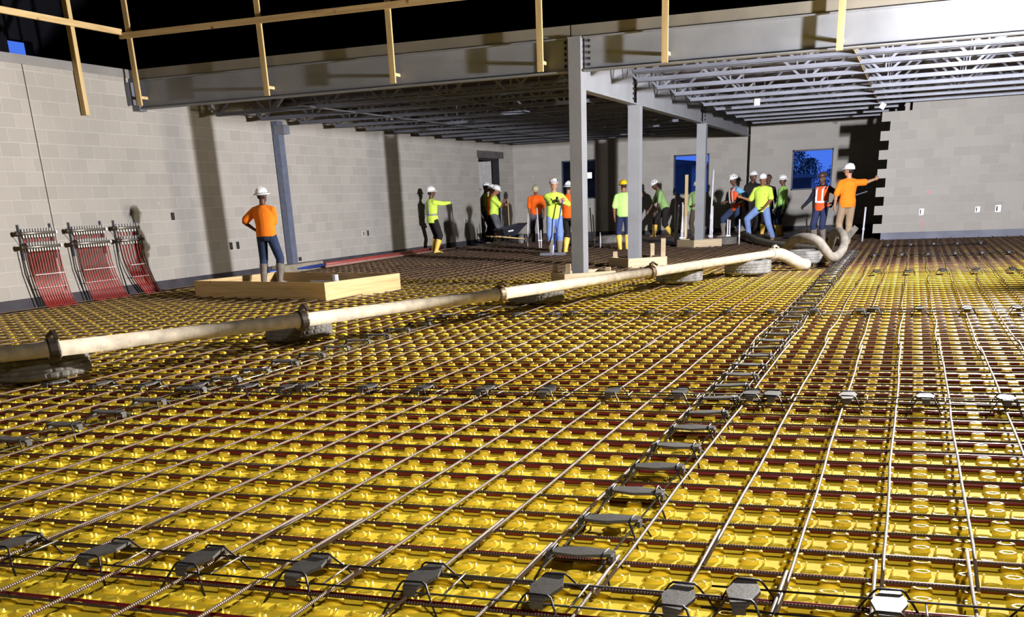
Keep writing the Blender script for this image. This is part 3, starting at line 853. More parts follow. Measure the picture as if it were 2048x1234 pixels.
# pipes along the left wall base
tag(MB().tube([(-12.70, 20.0, .05), (-12.62, 22.2, .05)], .045, 10).build('blue_pipe', M_BLUEP, smooth=True), 'blue pipe lying along the foot of the left wall', 'pipe')
tag(MB().tube([(-12.62, 22.3, .06), (-12.66, 26.0, .06), (-12.7, 29.3, .08)], .045, 10).build('red_pipe', M_REDP, smooth=True), 'long red pipe lying along the foot of the left wall', 'pipe')
tag(MB().tube([(-12.45, 22.0, .03), (-12.5, 26.0, .03), (-12.4, 29.8, .03)], .025, 8).build('red_pipe', simple('faded pink pipe', rgb(150, 112, 104), .6), smooth=True), 'thin faded pink pipe lying beside the long red pipe', 'pipe')

# ------------------------------------------------------------------ pipe stubs standing in the floor
def stub(pos, tops, label, r=.018, mat=None, cap=False, name='pipe_stub'):
    x, y = pos
    t = empty(name, (x, y, -.05)); tag(t, label, 'pipe')
    for i, (dx, h) in enumerate(tops):
        m = MB().tube([(i*.055, 0, 0), (i*.055+dx*.5, 0, (h+.05)*.5), (i*.055+dx, 0, h+.05)], r, 8)
        m.build('riser', mat or M_PVC, t, True)
        MB().tube([(i*.055+dx*.35, 0, (h+.05)*.34), (i*.055+dx*.42, 0, (h+.05)*.42)], r*1.35, 8).build('coupling', mat or M_PVC, t, True)
    if len(tops) > 1:
        MB().bb(-.03, .055*(len(tops)-1)+.03, -.02, .02, .22, .25).build('strap', M_WHITE, t)
    return t
stub((-10.09, 29.3), [(.05, .89)], 'thin white pipe upright in front of the worker in the plain orange shirt, left one')
stub((-9.66, 29.08), [(-.04, 1.03), (.0, .45)], 'white pipe pair upright just in front of the orange-shirted man looking down')
stub((-9.84, 30.5), [(.01, .85)], 'white pipe upright between the man looking down and the man with the blue rake')
stub((-8.03, 28.76), [(-.07, .98), (-.05, .8)], 'tall white pipe pair right of the nearest column')
stub((-7.79, 28.65), [(0, .36)], 'short white pipe stub beside the grey tyre in the background')
stub((-5.65, 28.27), [(.03, .96)], 'single white pipe left of the three-pipe cluster by the far column')
stub((-5.48, 27.93), [(.05, .96), (-.02, 1.02), (.02, .7)], 'cluster of white pipes left of the farthest column')
stub((-5.80, 27.6+1.2), [(.0, 1.3)], 'slim white pipe tight against the left side of the farthest column', .02)
stub((-4.84, 28.5), [(.05, 1.75), (.0, .9)], 'tall white pipes on the right side of the farthest column', .024)
stub((-4.36, 28.3), [(.0, .58), (-.0, .56)], 'pair of short white pipes right of the farthest column')
stub((-3.99, 27.85), [(-.01, .58)], 'single short white pipe right of the short pair')
stub((-2.45, 28.97), [(-.04, .56)], 'thin white pipe in front of the far right window wall')
stub((-2.24, 28.4), [(-.08, 1.2), (-.06, 1.02)], 'tall thick white pipes in front of the man in the orange safety vest', .03)
stub((-1.06, 27.86), [(.02, .75)], 'thin pale pipe leaning beside the toothed wall end', .022)
tag(MB().bb(-6.26, -6.17, 32.4, 32.44, -.05, 1.72).build('timber_post', M_WOODZ), 'upright timber post in front of the middle window', 'timber post')

# electrical boxes
def outlet(pos, face, label, w=.07, h=.11, mat=None):
    t = empty('outlet_box', pos); tag(t, label, 'electrical box')
    if face == 'x':
        MB().bb(-.01, .008, -w/2, w/2, -h/2, h/2).build('box_frame', mat or M_OUTLET, t)
        MB().bb(.006, .010, -w*.22, w*.22, -h*.36, h*.36).build('box_hole', M_OUTLETD, t)
    else:
        MB().bb(-w/2, w/2, -.008, .01, -h/2, h/2).build('box_frame', mat or M_OUTLET, t)
        MB().bb(-w*.34, -w*.1, -.011, -.006, -h*.36, h*.36).build('box_hole', M_OUTLETD, t)
outlet((XW, 17.37, 1.24), 'x', 'single dark box in the left wall at chest height', .10, .13, M_OUTLETD)
outlet((XW, 19.12, .63), 'x', 'dark socket box low on the left wall, left of a pair', .1, .14, M_OUTLETD)
outlet((XW, 19.36, .63), 'x', 'dark socket box low on the left wall, right of a pair', .1, .14, M_OUTLETD)
outlet((XW, 24.95, .63), 'x', 'white socket box on the left wall past the slim column', .12, .13)
outlet((XW, 25.2, .63), 'x', 'grey socket box beside the white one past the slim column', .1, .13, M_LINTEL)
outlet((XW, 31.8, .74), 'x', 'white socket box on the left wall before the doorway', .14, .1)
outlet((XW, 21.75, .22), 'x', 'small black fitting at the foot of the slim column', .12, .08, M_OUTLETD)
outlet((.22, 28.3, .585), 'y', 'white box low on the right wall, leftmost of three', .10, .14)
outlet((1.45, 28.3, .595), 'y', 'white box low on the right wall, middle of three', .10, .12)
outlet((1.89, 28.3, .60), 'y', 'bright white box low on the right wall, rightmost of three', .12, .15)
M_RED = simple('red layout paint', rgb(196, 120, 130), .8, 0, .3, 20, 0)
o = MB().bb(.255, .275, 28.294, 28.3, .2, .42).bb(.3, .35, 28.294, 28.3, .98, 1.04).build('layout_mark', M_RED)
tag(o, 'faint red layout paint mark on the right block wall', 'paint mark')

# wheelbarrow
def wheelbarrow():
    t = empty('wheelbarrow', (-11.52, 31.9, -.05), math.radians(56)); t.scale = (.8, .8, .8); tag(t, 'dark wheelbarrow with timber handles near the left doorway', 'wheelbarrow')
    m = MB()
    top = [(-.62, -.33, .62), (.62, -.30, .80), (.62, .30, .80), (-.62, .33, .62)]
    bot = [(-.42, -.2, .38), (.12, -.18, .36), (.12, .18, .36), (-.42, .2, .38)]
    m.add(top+bot, [(0, 1, 5, 4), (1, 2, 6, 5), (2, 3, 7, 6), (3, 0, 4, 7), (4, 5, 6, 7)])
    inn = [(x*.95, y*.92, z-.0) for x, y, z in top]+[(x*.95, y*.92, z+.03) for x, y, z in bot]
    m.add(inn, [(4, 5, 1, 0), (5, 6, 2, 1), (6, 7, 3, 2), (7, 4, 0, 3), (7, 6, 5, 4)])
    m.add(top+inn[:4], [(0, 4, 5, 1), (1, 5, 6, 2), (2, 6, 7, 3), (3, 7, 4, 0)])
    m.build('tray', M_TRAY, t)
    for s in (-1, 1):
        MB().bar((-.95, s*.27, .40), (.62, s*.09, .22), .045, .045).build('handle', M_WOODX, t)
        MB().tube([(-.35, s*.2, .36), (-.42, s*.2, .03), (-.22, s*.2, .03), (-.12, s*.17, .33)], .014, 6).build('leg', M_BLKMETAL, t)
    w = MB().lathe((.55, 0, .2), [(.13, -.04), (.19, -.045), (.205, 0), (.19, .045), (.13, .04)], 24, (0, 1, 0), closed=True).build('wheel', M_RUBBER, t)
    MB().lathe((.55, 0, .2), [(.135, -.012), (.135, .012)], 16, (0, 1, 0)).build('hub', M_STEEL, w)
    MB().box((-.2, -.305, .55), (.25, .004, .05), Matrix.Rotation(-.1, 3, 'Y')).build('tray_marking', M_WHITE, t)
wheelbarrow()

# wet concrete being placed around the crew
def wet_concrete():
    nx, ny = 150, 90
    vs = []; fs = []
    x0, x1, y0, y1 = -12.9, -1.4, 27.2, 37.6
    for j in range(ny+1):
        for i in range(nx+1):
            x = x0+(x1-x0)*i/nx; y = y0+(y1-y0)*j/ny
            e = min((x-x0)/.8+.3, (x1-x)/1.6, (y-y0-.9*math.sin(x*1.1)-.8-.12*abs(x+6))/2.2, 1)
            h = .035*math.sin(x*3.1+1.3*math.sin(y*2.1))*math.sin(y*2.7+math.sin(x*1.7)) + .02*math.sin(x*9.1+y*3.3)*math.sin(y*8.0-x*2.2)
            z = -.075 + max(-.2, min(1, e))*.085 + h*max(0, min(1, e+.3))
            vs.append((x, y, z))
    for j in range(ny):
        for i in range(nx):
            a = j*(nx+1)+i; fs.append((a, a+1, a+nx+2, a+nx+1))
    m = MB(); m.add(vs, fs)
    o = m.build('wet_concrete', simple('wet brown concrete', rgb(92, 74, 62), .55, 0, .35, 6, .8, dist=.02), smooth=True)
    tag(o, 'dark lumpy wet concrete spread around the feet of the crew', 'wet concrete', kind='stuff')
wet_concrete()

# ------------------------------------------------------------------ people
SKIN_L = simple('skin light', rgb(186, 138, 112), .55, 0, .06, 20, 0)
SKIN_M = simple('skin tan', rgb(146, 98, 72), .55, 0, .06, 20, 0)
SKIN_D = simple('skin brown', rgb(92, 60, 46), .55, 0, .06, 20, 0)
M_HAIR = simple('dark hair', rgb(30, 24, 22), .7, 0, .2, 40, .3)
M_EYE = simple('eye', rgb(24, 20, 20), .3, 0, .05, 20, 0)
M_LIP = simple('lips', rgb(120, 66, 58), .6, 0, .05, 20, 0)
def cloth(name, c, rough=.85, var=.08): return simple(name, rgb(*c), rough, 0, var, 7, .35, .25, .006)
ORANGE = cloth('orange shirt', (252, 132, 30)); ORANGE2 = cloth('bright orange shirt', (250, 104, 24))
NEON = cloth('neon yellow shirt', (208, 238, 92)); LIME = cloth('pale lime shirt', (186, 240, 132)); GREENG = cloth('grey green shirt', (150, 184, 118))
BLACKC = cloth('black cloth', (36, 32, 34)); NAVY = cloth('navy cloth', (44, 52, 84)); JEAN = cloth('blue jeans', (46, 58, 86), .9, .22); JEANL = cloth('light jeans', (118, 142, 196), .9, .14)
GREYP = cloth('muddy grey trousers', (92, 92, 102), .9, .3); KHAKI = cloth('khaki trousers', (162, 140, 116), .9, .1); MUDP = cloth('mud stained trousers', (78, 68, 56), .9, .35)
YBOOT = simple('yellow rubber boot', rgb(228, 192, 84), .45, 0, .12, 9, 0); TBOOT = simple('tan muddy boot', rgb(142, 118, 82), .8, 0, .25, 12, .3); GBOOT = simple('grey muddy boot', rgb(120, 112, 104), .85, 0, .25, 12, .3)
HATW = simple('white hard hat', rgb(236, 236, 238), .3, 0, .03, 5, 0); HATY = simple('yellow hard hat', rgb(246, 192, 26), .3, 0, .03, 5, 0)
HATT = simple('tan hard hat', rgb(188, 180, 144), .45, 0, .06, 8, 0); HATB = simple('brown hard hat', rgb(76, 54, 50), .35, 0, .1, 8, 0); HATG = simple('grey hard hat', rgb(196, 196, 190), .45, 0, .1, 8, 0)
VEST = cloth('orange safety vest', (232, 92, 44)); VESTY = cloth('yellow safety vest', (208, 216, 70)); BAND = simple('reflective band', rgb(226, 228, 232), .4, 0, .04, 9, 0); BANDG = simple('grey reflective band', rgb(150, 152, 150), .45, 0, .04, 9, 0)
GLOVE = cloth('grey glove', (176, 176, 178)); BELT = cloth('tan belt', (150, 112, 70)); SLEEVEB = cloth('light blue sleeve', (120, 176, 214)); BIB = cloth('black overalls', (40, 36, 38))
STICK = simple('dark sticker', rgb(60, 60, 72), .5); STICKB = simple('blue headband', rgb(40, 52, 110), .6)
PRINT = simple('dark green print', rgb(60, 96, 50), .8)

def solid(name, mb, voxel, mat, parent, smooth=2):
    """fuse overlapping closed shapes into one continuous surface"""
    me = mb.mesh(name, mat)
    o = bpy.data.objects.new(name, me); C.objects.link(o)
    md = o.modifiers.new('r', 'REMESH'); md.mode = 'VOXEL'; md.voxel_size = voxel; md.use_smooth_shade = True
    if smooth:
        sm = o.modifiers.new('s', 'SMOOTH'); sm.factor = .5; sm.iterations = smooth
    dg = bpy.context.evaluated_depsgraph_get()
    nm = bpy.data.meshes.new_from_object(o.evaluated_get(dg))
    nm.name = name
    o.modifiers.clear(); o.data = nm
    bpy.data.meshes.remove(me)
    if not nm.materials: nm.materials.append(mat)
    o.parent = parent
    return o

def ik(a, t, l1, l2, pole):
    a = Vector(a); t = Vector(t); d = t-a; L = d.length
    if L > (l1+l2)*.995: t = a+d.normalized()*(l1+l2)*.995; d = t-a; L = d.length
    n = d.normalized(); x = (l1*l1-l2*l2+L*L)/(2*L); h = math.sqrt(max(0, l1*l1-x*x))
    p = Vector(pole); p = (p-n*p.dot(n))
    p = p.normalized() if p.length > 1e-5 else Vector((0, 1, 0))
    return a+n*x+p*h, t

def limb(mb, pts, rad, n=12):
    for i in range(len(pts)-1):
        a, b = Vector(pts[i]), Vector(pts[i+1])
        mb.tube([a, a.lerp(b, .33), a.lerp(b, .66), b], [rad[i], rad[i]*.62+rad[i+1]*.38, rad[i]*.36+rad[i+1]*.64, rad[i+1]], n)
    for p, r in zip(pts, rad): mb.ball(p, r*.99, 10, 8)

def hand(mb, wrist, d, nrm, side, s, curl=.5, k=1.0):
    """palm, four unequal bent fingers and a thumb from the side of the palm"""
    d = Vector(d).normalized(); nrm = Vector(nrm); nrm = (nrm-d*nrm.dot(d)).normalized(); w = d.cross(nrm).normalized()*side
    wrist = Vector(wrist)
    mb.loft([(wrist-d*.015*s, w, nrm, .024*s*k, .020*s*k), (wrist+d*.03*s, w, nrm, .034*s*k, .018*s*k), (wrist+d*.085*s, w, nrm, .040*s*k, .015*s*k), (wrist+d*.095*s, w, nrm, .037*s*k, .012*s*k)], 12)
    for off, L in ((-.031, .062), (-.0105, .075), (.0105, .082), (.031, .072)):
        p = wrist+d*.088*s+w*off*s*k
        c1, c2 = curl*.8, curl*1.9
        q = p+(d*math.cos(c1)+nrm*math.sin(c1))*L*.5*s+w*off*.10*s
        e = q+(d*math.cos(c2)+nrm*math.sin(c2))*L*.5*s
        mb.tube([p, q, e], [.0095*s*k, .0088*s*k, .0075*s*k], 8); mb.ball(q, .0088*s*k, 8, 6); mb.ball(e, .0076*s*k, 8, 6)
    p = wrist+d*.03*s+w*.030*s*k
    q = p+(d*.6+w*.7+nrm*.35).normalized()*.038*s
    e = q+(d*.85+w*.25+nrm*(.3+.4*curl)).normalized()*.032*s
    mb.tube([p, q, e], [.0125*s*k, .0108*s*k, .0088*s*k], 8); mb.ball(q, .0108*s*k, 8, 6); mb.ball(e, .0088*s*k, 8, 6)

def person(loc, yaw, H, label, skin=SKIN_M, shirt=ORANGE, sleeve='short', pants=JEAN, boots=('rubber', YBOOT), hat=HATW, brim='cap',
           lean=0, side=0, drop=.02, feet=((-.12, 0, 0), (.12, 0, 0)), toes=(12, -12), hands=((-.27, -.06, .80), (.27, -.06, .80)),
           poles=((-.4, 1, -.1), (.4, 1, -.1)), head=(0, 0), vest=None, gloves=None, curl=(.55, .55), belt=None, hem=.0, prints=(), bib=False, wide=1.0, palm=None, facing=None):
    s = H/1.80
    t = empty('person', (loc[0], loc[1], loc[2] if len(loc) > 2 else -.05), math.radians(yaw)+math.atan2(-loc[0], loc[1]))   # yaw 0 looks at the camera's place
    tag(t, label, 'person', None)
    V = Vector
    rx = Matrix.Rotation(math.radians(lean), 3, 'X'); ry = Matrix.Rotation(math.radians(side), 3, 'Y')
    RT = ry @ rx
    X, Y, Z = RT @ V((1, 0, 0)), RT @ V((0, 1, 0)), RT @ V((0, 0, 1))
    P = V((0, 0, (.93-drop)*s))
    for fx in (0,):
        P.x = (feet[0][0]+feet[1][0])/2*s; P.y = (feet[0][1]+feet[1][1])/2*s + .02*s + math.sin(math.radians(lean))*.10*s
    at = lambda x, y, z: P+X*(x*s)+Y*(y*s)+Z*(z*s)
    wd = wide
    torso = [(-.09, .10, .085, 0), (-.03, .155, .11, .005), (.06, .158, .112, .005), (.17, .138*wd, .100*wd, 0), (.30, .158*wd, .112*wd, -.005), (.40, .176*wd, .112*wd, .0), (.455, .150, .092, .008), (.51, .080, .066, .012), (.55, .056, .058, .008)]
    def trings(grow, lo, hi, flare=0.0, zlo=None):
        rr = []
        for z, a, b, y in torso:
            if z < lo or z > hi: continue
            g = grow + (flare if z <= .07 else flare*.4 if z < .2 else 0)
            rr.append((at(0, y, z), X, Y, (a+g)*s, (b+g)*s))
        return rr
    body = MB(); body.loft(trings(0, -1, 1), 16)
    sh = [at(-.182, .008, .432), at(.182, .008, .432)]
    hip = [at(-.092, 0, -.02), at(.092, 0, -.02)]
    for q in (0, 1): body.tube([at(0, .012, .50), sh[q]+Z*.008*s], [.058*s, .046*s], 12)      # sloping shoulders
    # arms
    arms = []; LA, LF = .285*s, .255*s
    for i in (0, 1):
        e, w = ik(sh[i], V(hands[i])*s, LA, LF, poles[i])
        arms.append((sh[i], e, w))
        limb(body, [sh[i], e, w], [.050*s, .040*s, .027*s], 12)
        body.ball((w.lerp(e, .72)), .043*s)
        d = (w-e).normalized()
        inward = X*(1 if i == 0 else -1) + Y*-.3
        if palm and palm[i]: inward = V(palm[i])
        hand(body if not gloves else MB(), w, d, inward, 1 if i == 0 else -1, s, curl[i])
    # legs
    legs = []
    for i in (0, 1):
        f = feet[i]; ank = V((f[0], f[1]+.02, f[2]+.09))*s
        to = math.radians(toes[i]); fwd = V((math.sin(to)*-1, -math.cos(to), 0)) if False else V((-math.sin(to), -math.cos(to), 0))
        k, an = ik(hip[i], ank, .43*s, .42*s, fwd+V((0, -.2, 0)))
        legs.append((hip[i], k, an, fwd))
        limb(body, [hip[i], k, an], [.082*s, .056*s, .038*s], 12)
        body.ball(k.lerp(an, .28)+V((0, .018*s, 0)), (.052*s, .054*s, .09*s))
        body.tube([an-V((0, 0, .05*s)), an+fwd*.13*s-V((0, 0, .06*s))], [.036*s, .03*s], 8)
    # head
    nk = at(0, .008, .52)
    hy, hp = math.radians(head[0]), math.radians(head[1])
    HR = Matrix.Rotation(hy, 3, 'Z') @ RT @ Matrix.Rotation(hp, 3, 'X') if abs(lean) < 15 else Matrix.Rotation(hy, 3, 'Z') @ Matrix.Rotation(math.radians(lean*.5)+hp, 3, 'X')
    hx, hyv, hz = HR @ V((1, 0, 0)), HR @ V((0, 1, 0)), HR @ V((0, 0, 1))
    hc = nk+(Z*.06+hz*.115)*s - hyv*.015*s
    hd = lambda x, y, z: hc+(hx*x+hyv*y+hz*z)*s
    body.tube([at(0, .012, .49), hd(0, .012, -.07)], [.058*s, .054*s], 12)
    body.loft([(hd(0, -.035, -.115), hx, hyv, .028*s, .030*s), (hd(0, -.022, -.095), hx, hyv, .050*s, .062*s), (hd(0, -.006, -.055), hx, hyv, .064*s, .086*s), (hd(0, 0, -.01), hx, hyv, .072*s, .094*s),
               (hd(0, .004, .035), hx, hyv, .075*s, .097*s), (hd(0, .006, .075), hx, hyv, .066*s, .086*s), (hd(0, .006, .105), hx, hyv, .040*s, .054*s), (hd(0, .006, .115), hx, hyv, .014*s, .018*s)], 16)
    body.loft([(hd(0, -.088, .012), hx, hyv, .010*s, .010*s), (hd(0, -.106, -.028), hx, hyv, .017*s, .016*s), (hd(0, -.096, -.042), hx, hyv, .016*s, .012*s)], 8)   # nose
    body.loft([(hd(0, -.084, .030), hx, hyv, .050*s, .014*s), (hd(0, -.086, .022), hx, hyv, .048*s, .013*s)], 10)                                             # brow
    for q in (-1, 1): body.ball(hd(q*.077, .012, -.018), (.014*s, .022*s, .033*s))                                                                            # ears
    bo = solid('body', body, .0078, skin, t, 1)
    for q in (-1, 1): MB().ball(hd(q*.031, -.0865, .002), .0105*s).build('eye', M_EYE, bo, True)
    MB().loft([(hd(0, -.092, -.066), hx, hyv, .024*s, .009*s), (hd(0, -.091, -.074), hx, hyv, .022*s, .009*s)], 10).build('mouth', M_LIP, bo, True)
    MB().loft([(hd(0, .030, -.055), hx, hyv, .060*s, .060*s), (hd(0, .026, -.01), hx, hyv, .076*s, .080*s), (hd(0, .012, .04), hx, hyv, .081*s, .095*s), (hd(0, .008, .07), hx, hyv, .07*s, .088*s)], 16).build('hair', M_HAIR, t, True)
    # gloves
    if gloves:
        for i in (0, 1):
            g = MB(); a, e, w = arms[i]; d = (w-e).normalized()
            inward = V(palm[i]) if palm and palm[i] else X*(1 if i == 0 else -1)+Y*-.3
            hand(g, w, d, inward, 1 if i == 0 else -1, s, curl[i], 1.12); g.tube([w-d*.04*s, w+d*.02*s], [.036*s, .034*s], 10)
            solid('glove', g, .008, gloves, t, 1)
    # trousers
    p = MB(); p.loft([(at(0, .005, -.10), X, Y, .12*s, .10*s)]+[(at(0, y, z), X, Y, (a+.014)*s, (b+.014)*s) for z, a, b, y in torso if -.05 < z < .12]+[(at(0, 0, .10), X, Y, .150*s, .112*s)], 16)
    for h_, k, an, fwd in legs:
        up = an+(k-an)*(.62 if boots[0] == 'rubber' else .06)
        limb(p, [h_, k, up], [.108*s, .084*s, (.072 if boots[0] == 'rubber' else .068)*s], 12)
        p.ball(h_.lerp(k, .35), .102*s)
    solid('trousers', p, .0115, pants, t, 3)
    # shirt
    sb = MB(); lo = -.04 if hem else .0
    rings = [(at(0, .004, -.045-hem), X, Y, (.168+hem*.2)*s, (.128+hem*.2)*s)]+trings(.030, -.035, .50, .006)+[(at(0, .010, .525), X, Y, .074*s, .070*s)]
    sb.loft(rings, 18)
    for q in (0, 1): sb.tube([at(0, .012, .485), sh[q]+Z*.006*s], [.072*s, .068*s], 12)
    for a, e, w in arms:
        if sleeve == 'long': limb(sb, [a, e, w-(w-e)*.06], [.074*s, .060*s, .045*s], 12)
        else: limb(sb, [a, a.lerp(e, .82)], [.076*s, .077*s], 12)
    solid('shirt', sb, .0115, shirt, t, 3)
    if bib:
        b2 = MB()
        b2.loft([(at(0, -.03, -.06), X, Y, .165*s, .125*s), (at(0, -.03, .1), X, Y, .16*s, .12*s), (at(0, -.045, .3), X, Y, .12*s, .105*s), (at(0, -.05, .40), X, Y, .10*s, .095*s)], 16)
        solid('bib', b2, .0115, BIB, t, 2)
    if belt: MB().loft([(at(0, .004, .015), X, Y, .183*s, .140*s), (at(0, .004, .055), X, Y, .183*s, .140*s)], 20).build('belt', belt, t, True)
    if vest:
        vb = MB(); vb.loft([(at(0, .004, -.09), X, Y, .185*s, .145*s)]+trings(.034, -.035, .45, .004)+[(at(0, .01, .50), X, Y, .13*s, .10*s)], 18)
        for i in (0, 1): vb.ball(sh[i]+X*(.03*s if i == 0 else -.03*s), .082*s)
        vo = solid('safety_vest', vb, .0115, vest[0], t, 2)
        for z0, z1, rr in ((.10, .15, .190),):
            MB().loft([(at(0, .002, z0), X, Y, (.138*wd+.046)*s*1.05, (.10*wd+.046)*s*1.05), (at(0, .002, z1), X, Y, (.138*wd+.046)*s*1.02, (.10*wd+.046)*s*1.02)], 22).build('reflective_band', vest[1], vo, True)
        for q in (-1, 1):
            st = []
            for z, yb in ((.12, -1), (.30, -1), (.42, -1), (.515, -.2), (.44, 1), (.30, 1), (.12, 1)):
                bb = {.12: .152, .30: .156, .42: .150, .515: .09, .44: .150}[z]
                st.append(at(q*.085, yb*bb+.004, z))
            m = MB()
            for a_, b_ in zip(st[:-1], st[1:]): m.bar(a_, b_, .045*s, .012*s, up=Y if abs((b_-a_).normalized().dot(Y)) < .7 else Z)
            m.build('shoulder_band', vest[1], vo)
    # boots
    for i, (h_, k, an, fwd) in enumerate(legs):
        b = MB(); r = fwd.cross(V((0, 0, 1))).normalized(); u = V((0, 0, 1)); up = (k-an).normalized()
        sole = V((an.x, an.y, an.z-.09*s))
        lift = 0
        b.loft([(sole-fwd*.075*s+u*.035*s, r, u, .030*s, .030*s), (sole-fwd*.045*s+u*.048*s, r, u, .042*s, .048*s), (sole+fwd*.03*s+u*.052*s, r, u, .044*s, .052*s),
                (sole+fwd*.10*s+u*.042*s, r, u, .050*s, .042*s), (sole+fwd*.165*s+u*.034*s, r, u, .046*s, .034*s), (sole+fwd*.205*s+u*.028*s, r, u, .026*s, .024*s)], 14)
        if boots[0] == 'rubber':
            top = an+up*.31*s
            b.tube([an-up*.03*s, an+up*.08*s, an+up*.2*s, top], [.054*s, .060*s, .076*s, .084*s], 16)
        else:
            b.tube([an-up*.03*s, an+up*.10*s], [.052*s, .058*s], 14)
        solid('boot', b, .0115, boots[1], t, 2)
    # hard hat
    HH = MB(); n = 24
    tilt = HR @ Matrix.Rotation(math.radians(-4), 3, 'X')
    tx, ty, tz = tilt @ V((1, 0, 0)), tilt @ V((0, 1, 0)), tilt @ V((0, 0, 1))
    base = hd(0, .004, .042)
    ring = lambda z, a, b, y=0: (base+(ty*y+tz*z)*s, tx, ty, a*s, b*s)
    HH.loft([ring(0, .104, .128), ring(.025, .104, .127), ring(.055, .097, .118), ring(.082, .078, .096), ring(.10, .050, .062), ring(.107, .016, .02)], n)
    ho = HH.build('hard_hat', hat, t, True)
    if brim == 'full': BR = MB().loft([ring(-.022, .150, .178, .0), ring(-.014, .148, .176), ring(.012, .106, .13), ring(-.004, .102, .126)], n, cap=True)
    else: BR = MB().loft([ring(-.012, .113, .152, -.022), ring(-.006, .114, .154, -.022), ring(.008, .105, .13, 0), ring(0, .102, .126, 0)], n, cap=True)
    BR.build('brim', hat, ho, True)
    MB().loft([(base+(tz*.03-ty*.124)*s, tx, tz, .012*s, .01*s), (base+(tz*.09-ty*.085)*s, tx, tz, .012*s, .012*s), (base+(tz*.112)*s, tx, tz, .013*s, .008*s), (base+(tz*.09+ty*.085)*s, tx, tz, .012*s, .012*s), (base+(tz*.03+ty*.123)*s, tx, tz, .012*s, .01*s)], 8).build('ridge', hat, ho, True)
    for kind in prints:
        if kind == 'hatband':
            MB().loft([ring(.004, .1065, .1305), ring(.018, .1065, .1305)], n).build('hat_band', STICKB, ho, True)
        if kind == 'sticker':
            MB().ball(base+(tx*.074-ty*.078+tz*.045)*s, (.020*s, .020*s, .022*s)).build('sticker', STICK, ho, True)
            MB().ball(base+(-tx*.03-ty*.106+tz*.045)*s, (.020*s, .02*s, .014*s)).build('sticker', VEST, ho, True)
        if kind == 'stickers_side':
            for dy, dz in ((-.03, .05), (.03, .045)): MB().ball(base+(tx*.09+ty*dy+tz*dz)*s, (.012*s, .022*s, .014*s)).build('sticker', STICK, ho, True)
        if kind == 'back_print':
            m = MB(); m.loft([(at(-.05+.018*i, .128+.004*math.sin(i), .34-.012*i), X, Z, (.008+.006*(i % 3))*s, .03*s) for i in range(7)], 8)
            m.build('shirt_print', PRINT, t, True)
            MB().loft([(at(.03, .132, .35), Y, Z, .008*s, .012*s), (at(.06, .130, .335), Y, Z, .010*s, .016*s), (at(.10, .122, .355), Y, Z, .008*s, .008*s)], 8).build('shirt_print', PRINT, t, True)
        if kind == 'chest_logo':
            MB().ball(at(.075, -.135, .34), (.03*s, .012*s, .018*s)).build('shirt_logo', PRINT, t, True)
    return t, arms, s

def rod(a, b, r, mat, name, label, cat='tool', extra=None):
    t = empty(name, b); tag(t, label, cat)
    A = Vector(a)-Vector(b)
    MB().tube([A, (0, 0, 0)], r, 8).build('handle', mat, t, True)
    if extra: extra(t)
    return t
def world_of(t, p):
    return Matrix.Translation(t.location) @ t.rotation_euler.to_matrix().to_4x4() @ Vector(p)

# 1 the man with folded arms in the plank box
person((-10.2, 16.15, .07), 158, 1.60, 'person with folded arms in orange shirt and jeans, back turned, standing in the plank box', skin=SKIN_D, shirt=ORANGE, pants=JEAN,
       boots=('rubber', GBOOT), brim='full', hands=((.10, -.22, 1.10), (.29, -.12, 1.02)), poles=((-1, .35, -.4), (1, .5, -.3)), feet=((-.17, .02, 0), (.17, 0, 0)), toes=(18, -18), head=(-18, 0), belt=BELT, wide=1.08, hem=-.03)
# 2 man at the left wall with a pole
p2, a2, s2 = person((-12.38, 28.1), 118, 1.78, 'person in yellow long sleeved hi-vis shirt holding a thin pole against the left wall', skin=SKIN_D, shirt=NEON, sleeve='long', pants=BLACKC, brim='full',
       hands=((-.06, -.62, 1.32), (.25, -.1, .86)), poles=((-.6, .2, -1), (.5, 1, 0)), vest=(NEON, BANDG), gloves=GLOVE, feet=((-.10, .02, 0), (.11, .0, 0)), head=(-12, 0), hem=.04, curl=(1.0, .6))
w = world_of(p2, a2[0][2]+(a2[0][2]-a2[0][1]).normalized()*.07)
rod((w.x+.0, w.y-.02, w.z+.05), (w.x+.05, w.y+.02, -.02), .014, M_BLKMETAL, 'screed_pole', 'thin dark pole held upright by the person at the left wall')
# 3-5 the group in the left doorway
person((-13.06, 34.0, .0), 70, 1.86, 'person in neon shirt half hidden in the left doorway, tallest of three there', skin=SKIN_L, shirt=NEON, pants=BLACKC, boots=('work', BLACKC), prints=('hatband',), head=(0, 14), bib=True)
person((-12.66, 33.45), 85, 1.84, 'person in orange shirt squeezed between two others at the left doorway', skin=SKIN_M, shirt=ORANGE2, pants=BLACKC, boots=('work', BLACKC), head=(0, 8))
p4, a4, s4 = person((-12.32, 32.75), 82, 1.82, 'person in neon shirt and grey jeans holding a tool at the left doorway', skin=SKIN_M, shirt=NEON, pants=GREYP, boots=('rubber', TBOOT), brim='full',
       hands=((.02, -.30, 1.28), (.08, -.32, 1.16)), poles=((-1, .2, -.8), (1, .2, -.8)), head=(0, 22), lean=4, curl=(1.1, 1.1), hem=-.02)
w = world_of(p4, (.06*s4, -.41*s4, 1.24*s4))
rod((w.x, w.y, 1.30), (w.x+.03, w.y, -.02), .014, M_WOODZ, 'shovel', 'thin shovel handle held by the person at the left doorway',
    extra=lambda t: MB().loft([(Vector((0, 0, .12)), Vector((1, 0, 0)), Vector((0, 1, 0)), .02, .012), (Vector((0, 0, .0)), Vector((1, 0, 0)), Vector((0, 1, 0)), .10, .012), (Vector((0, 0, -.06)), Vector((1, 0, 0)), Vector((0, 1, 0)), .09, .008)], 10).build('blade', M_STEELD, t, True))
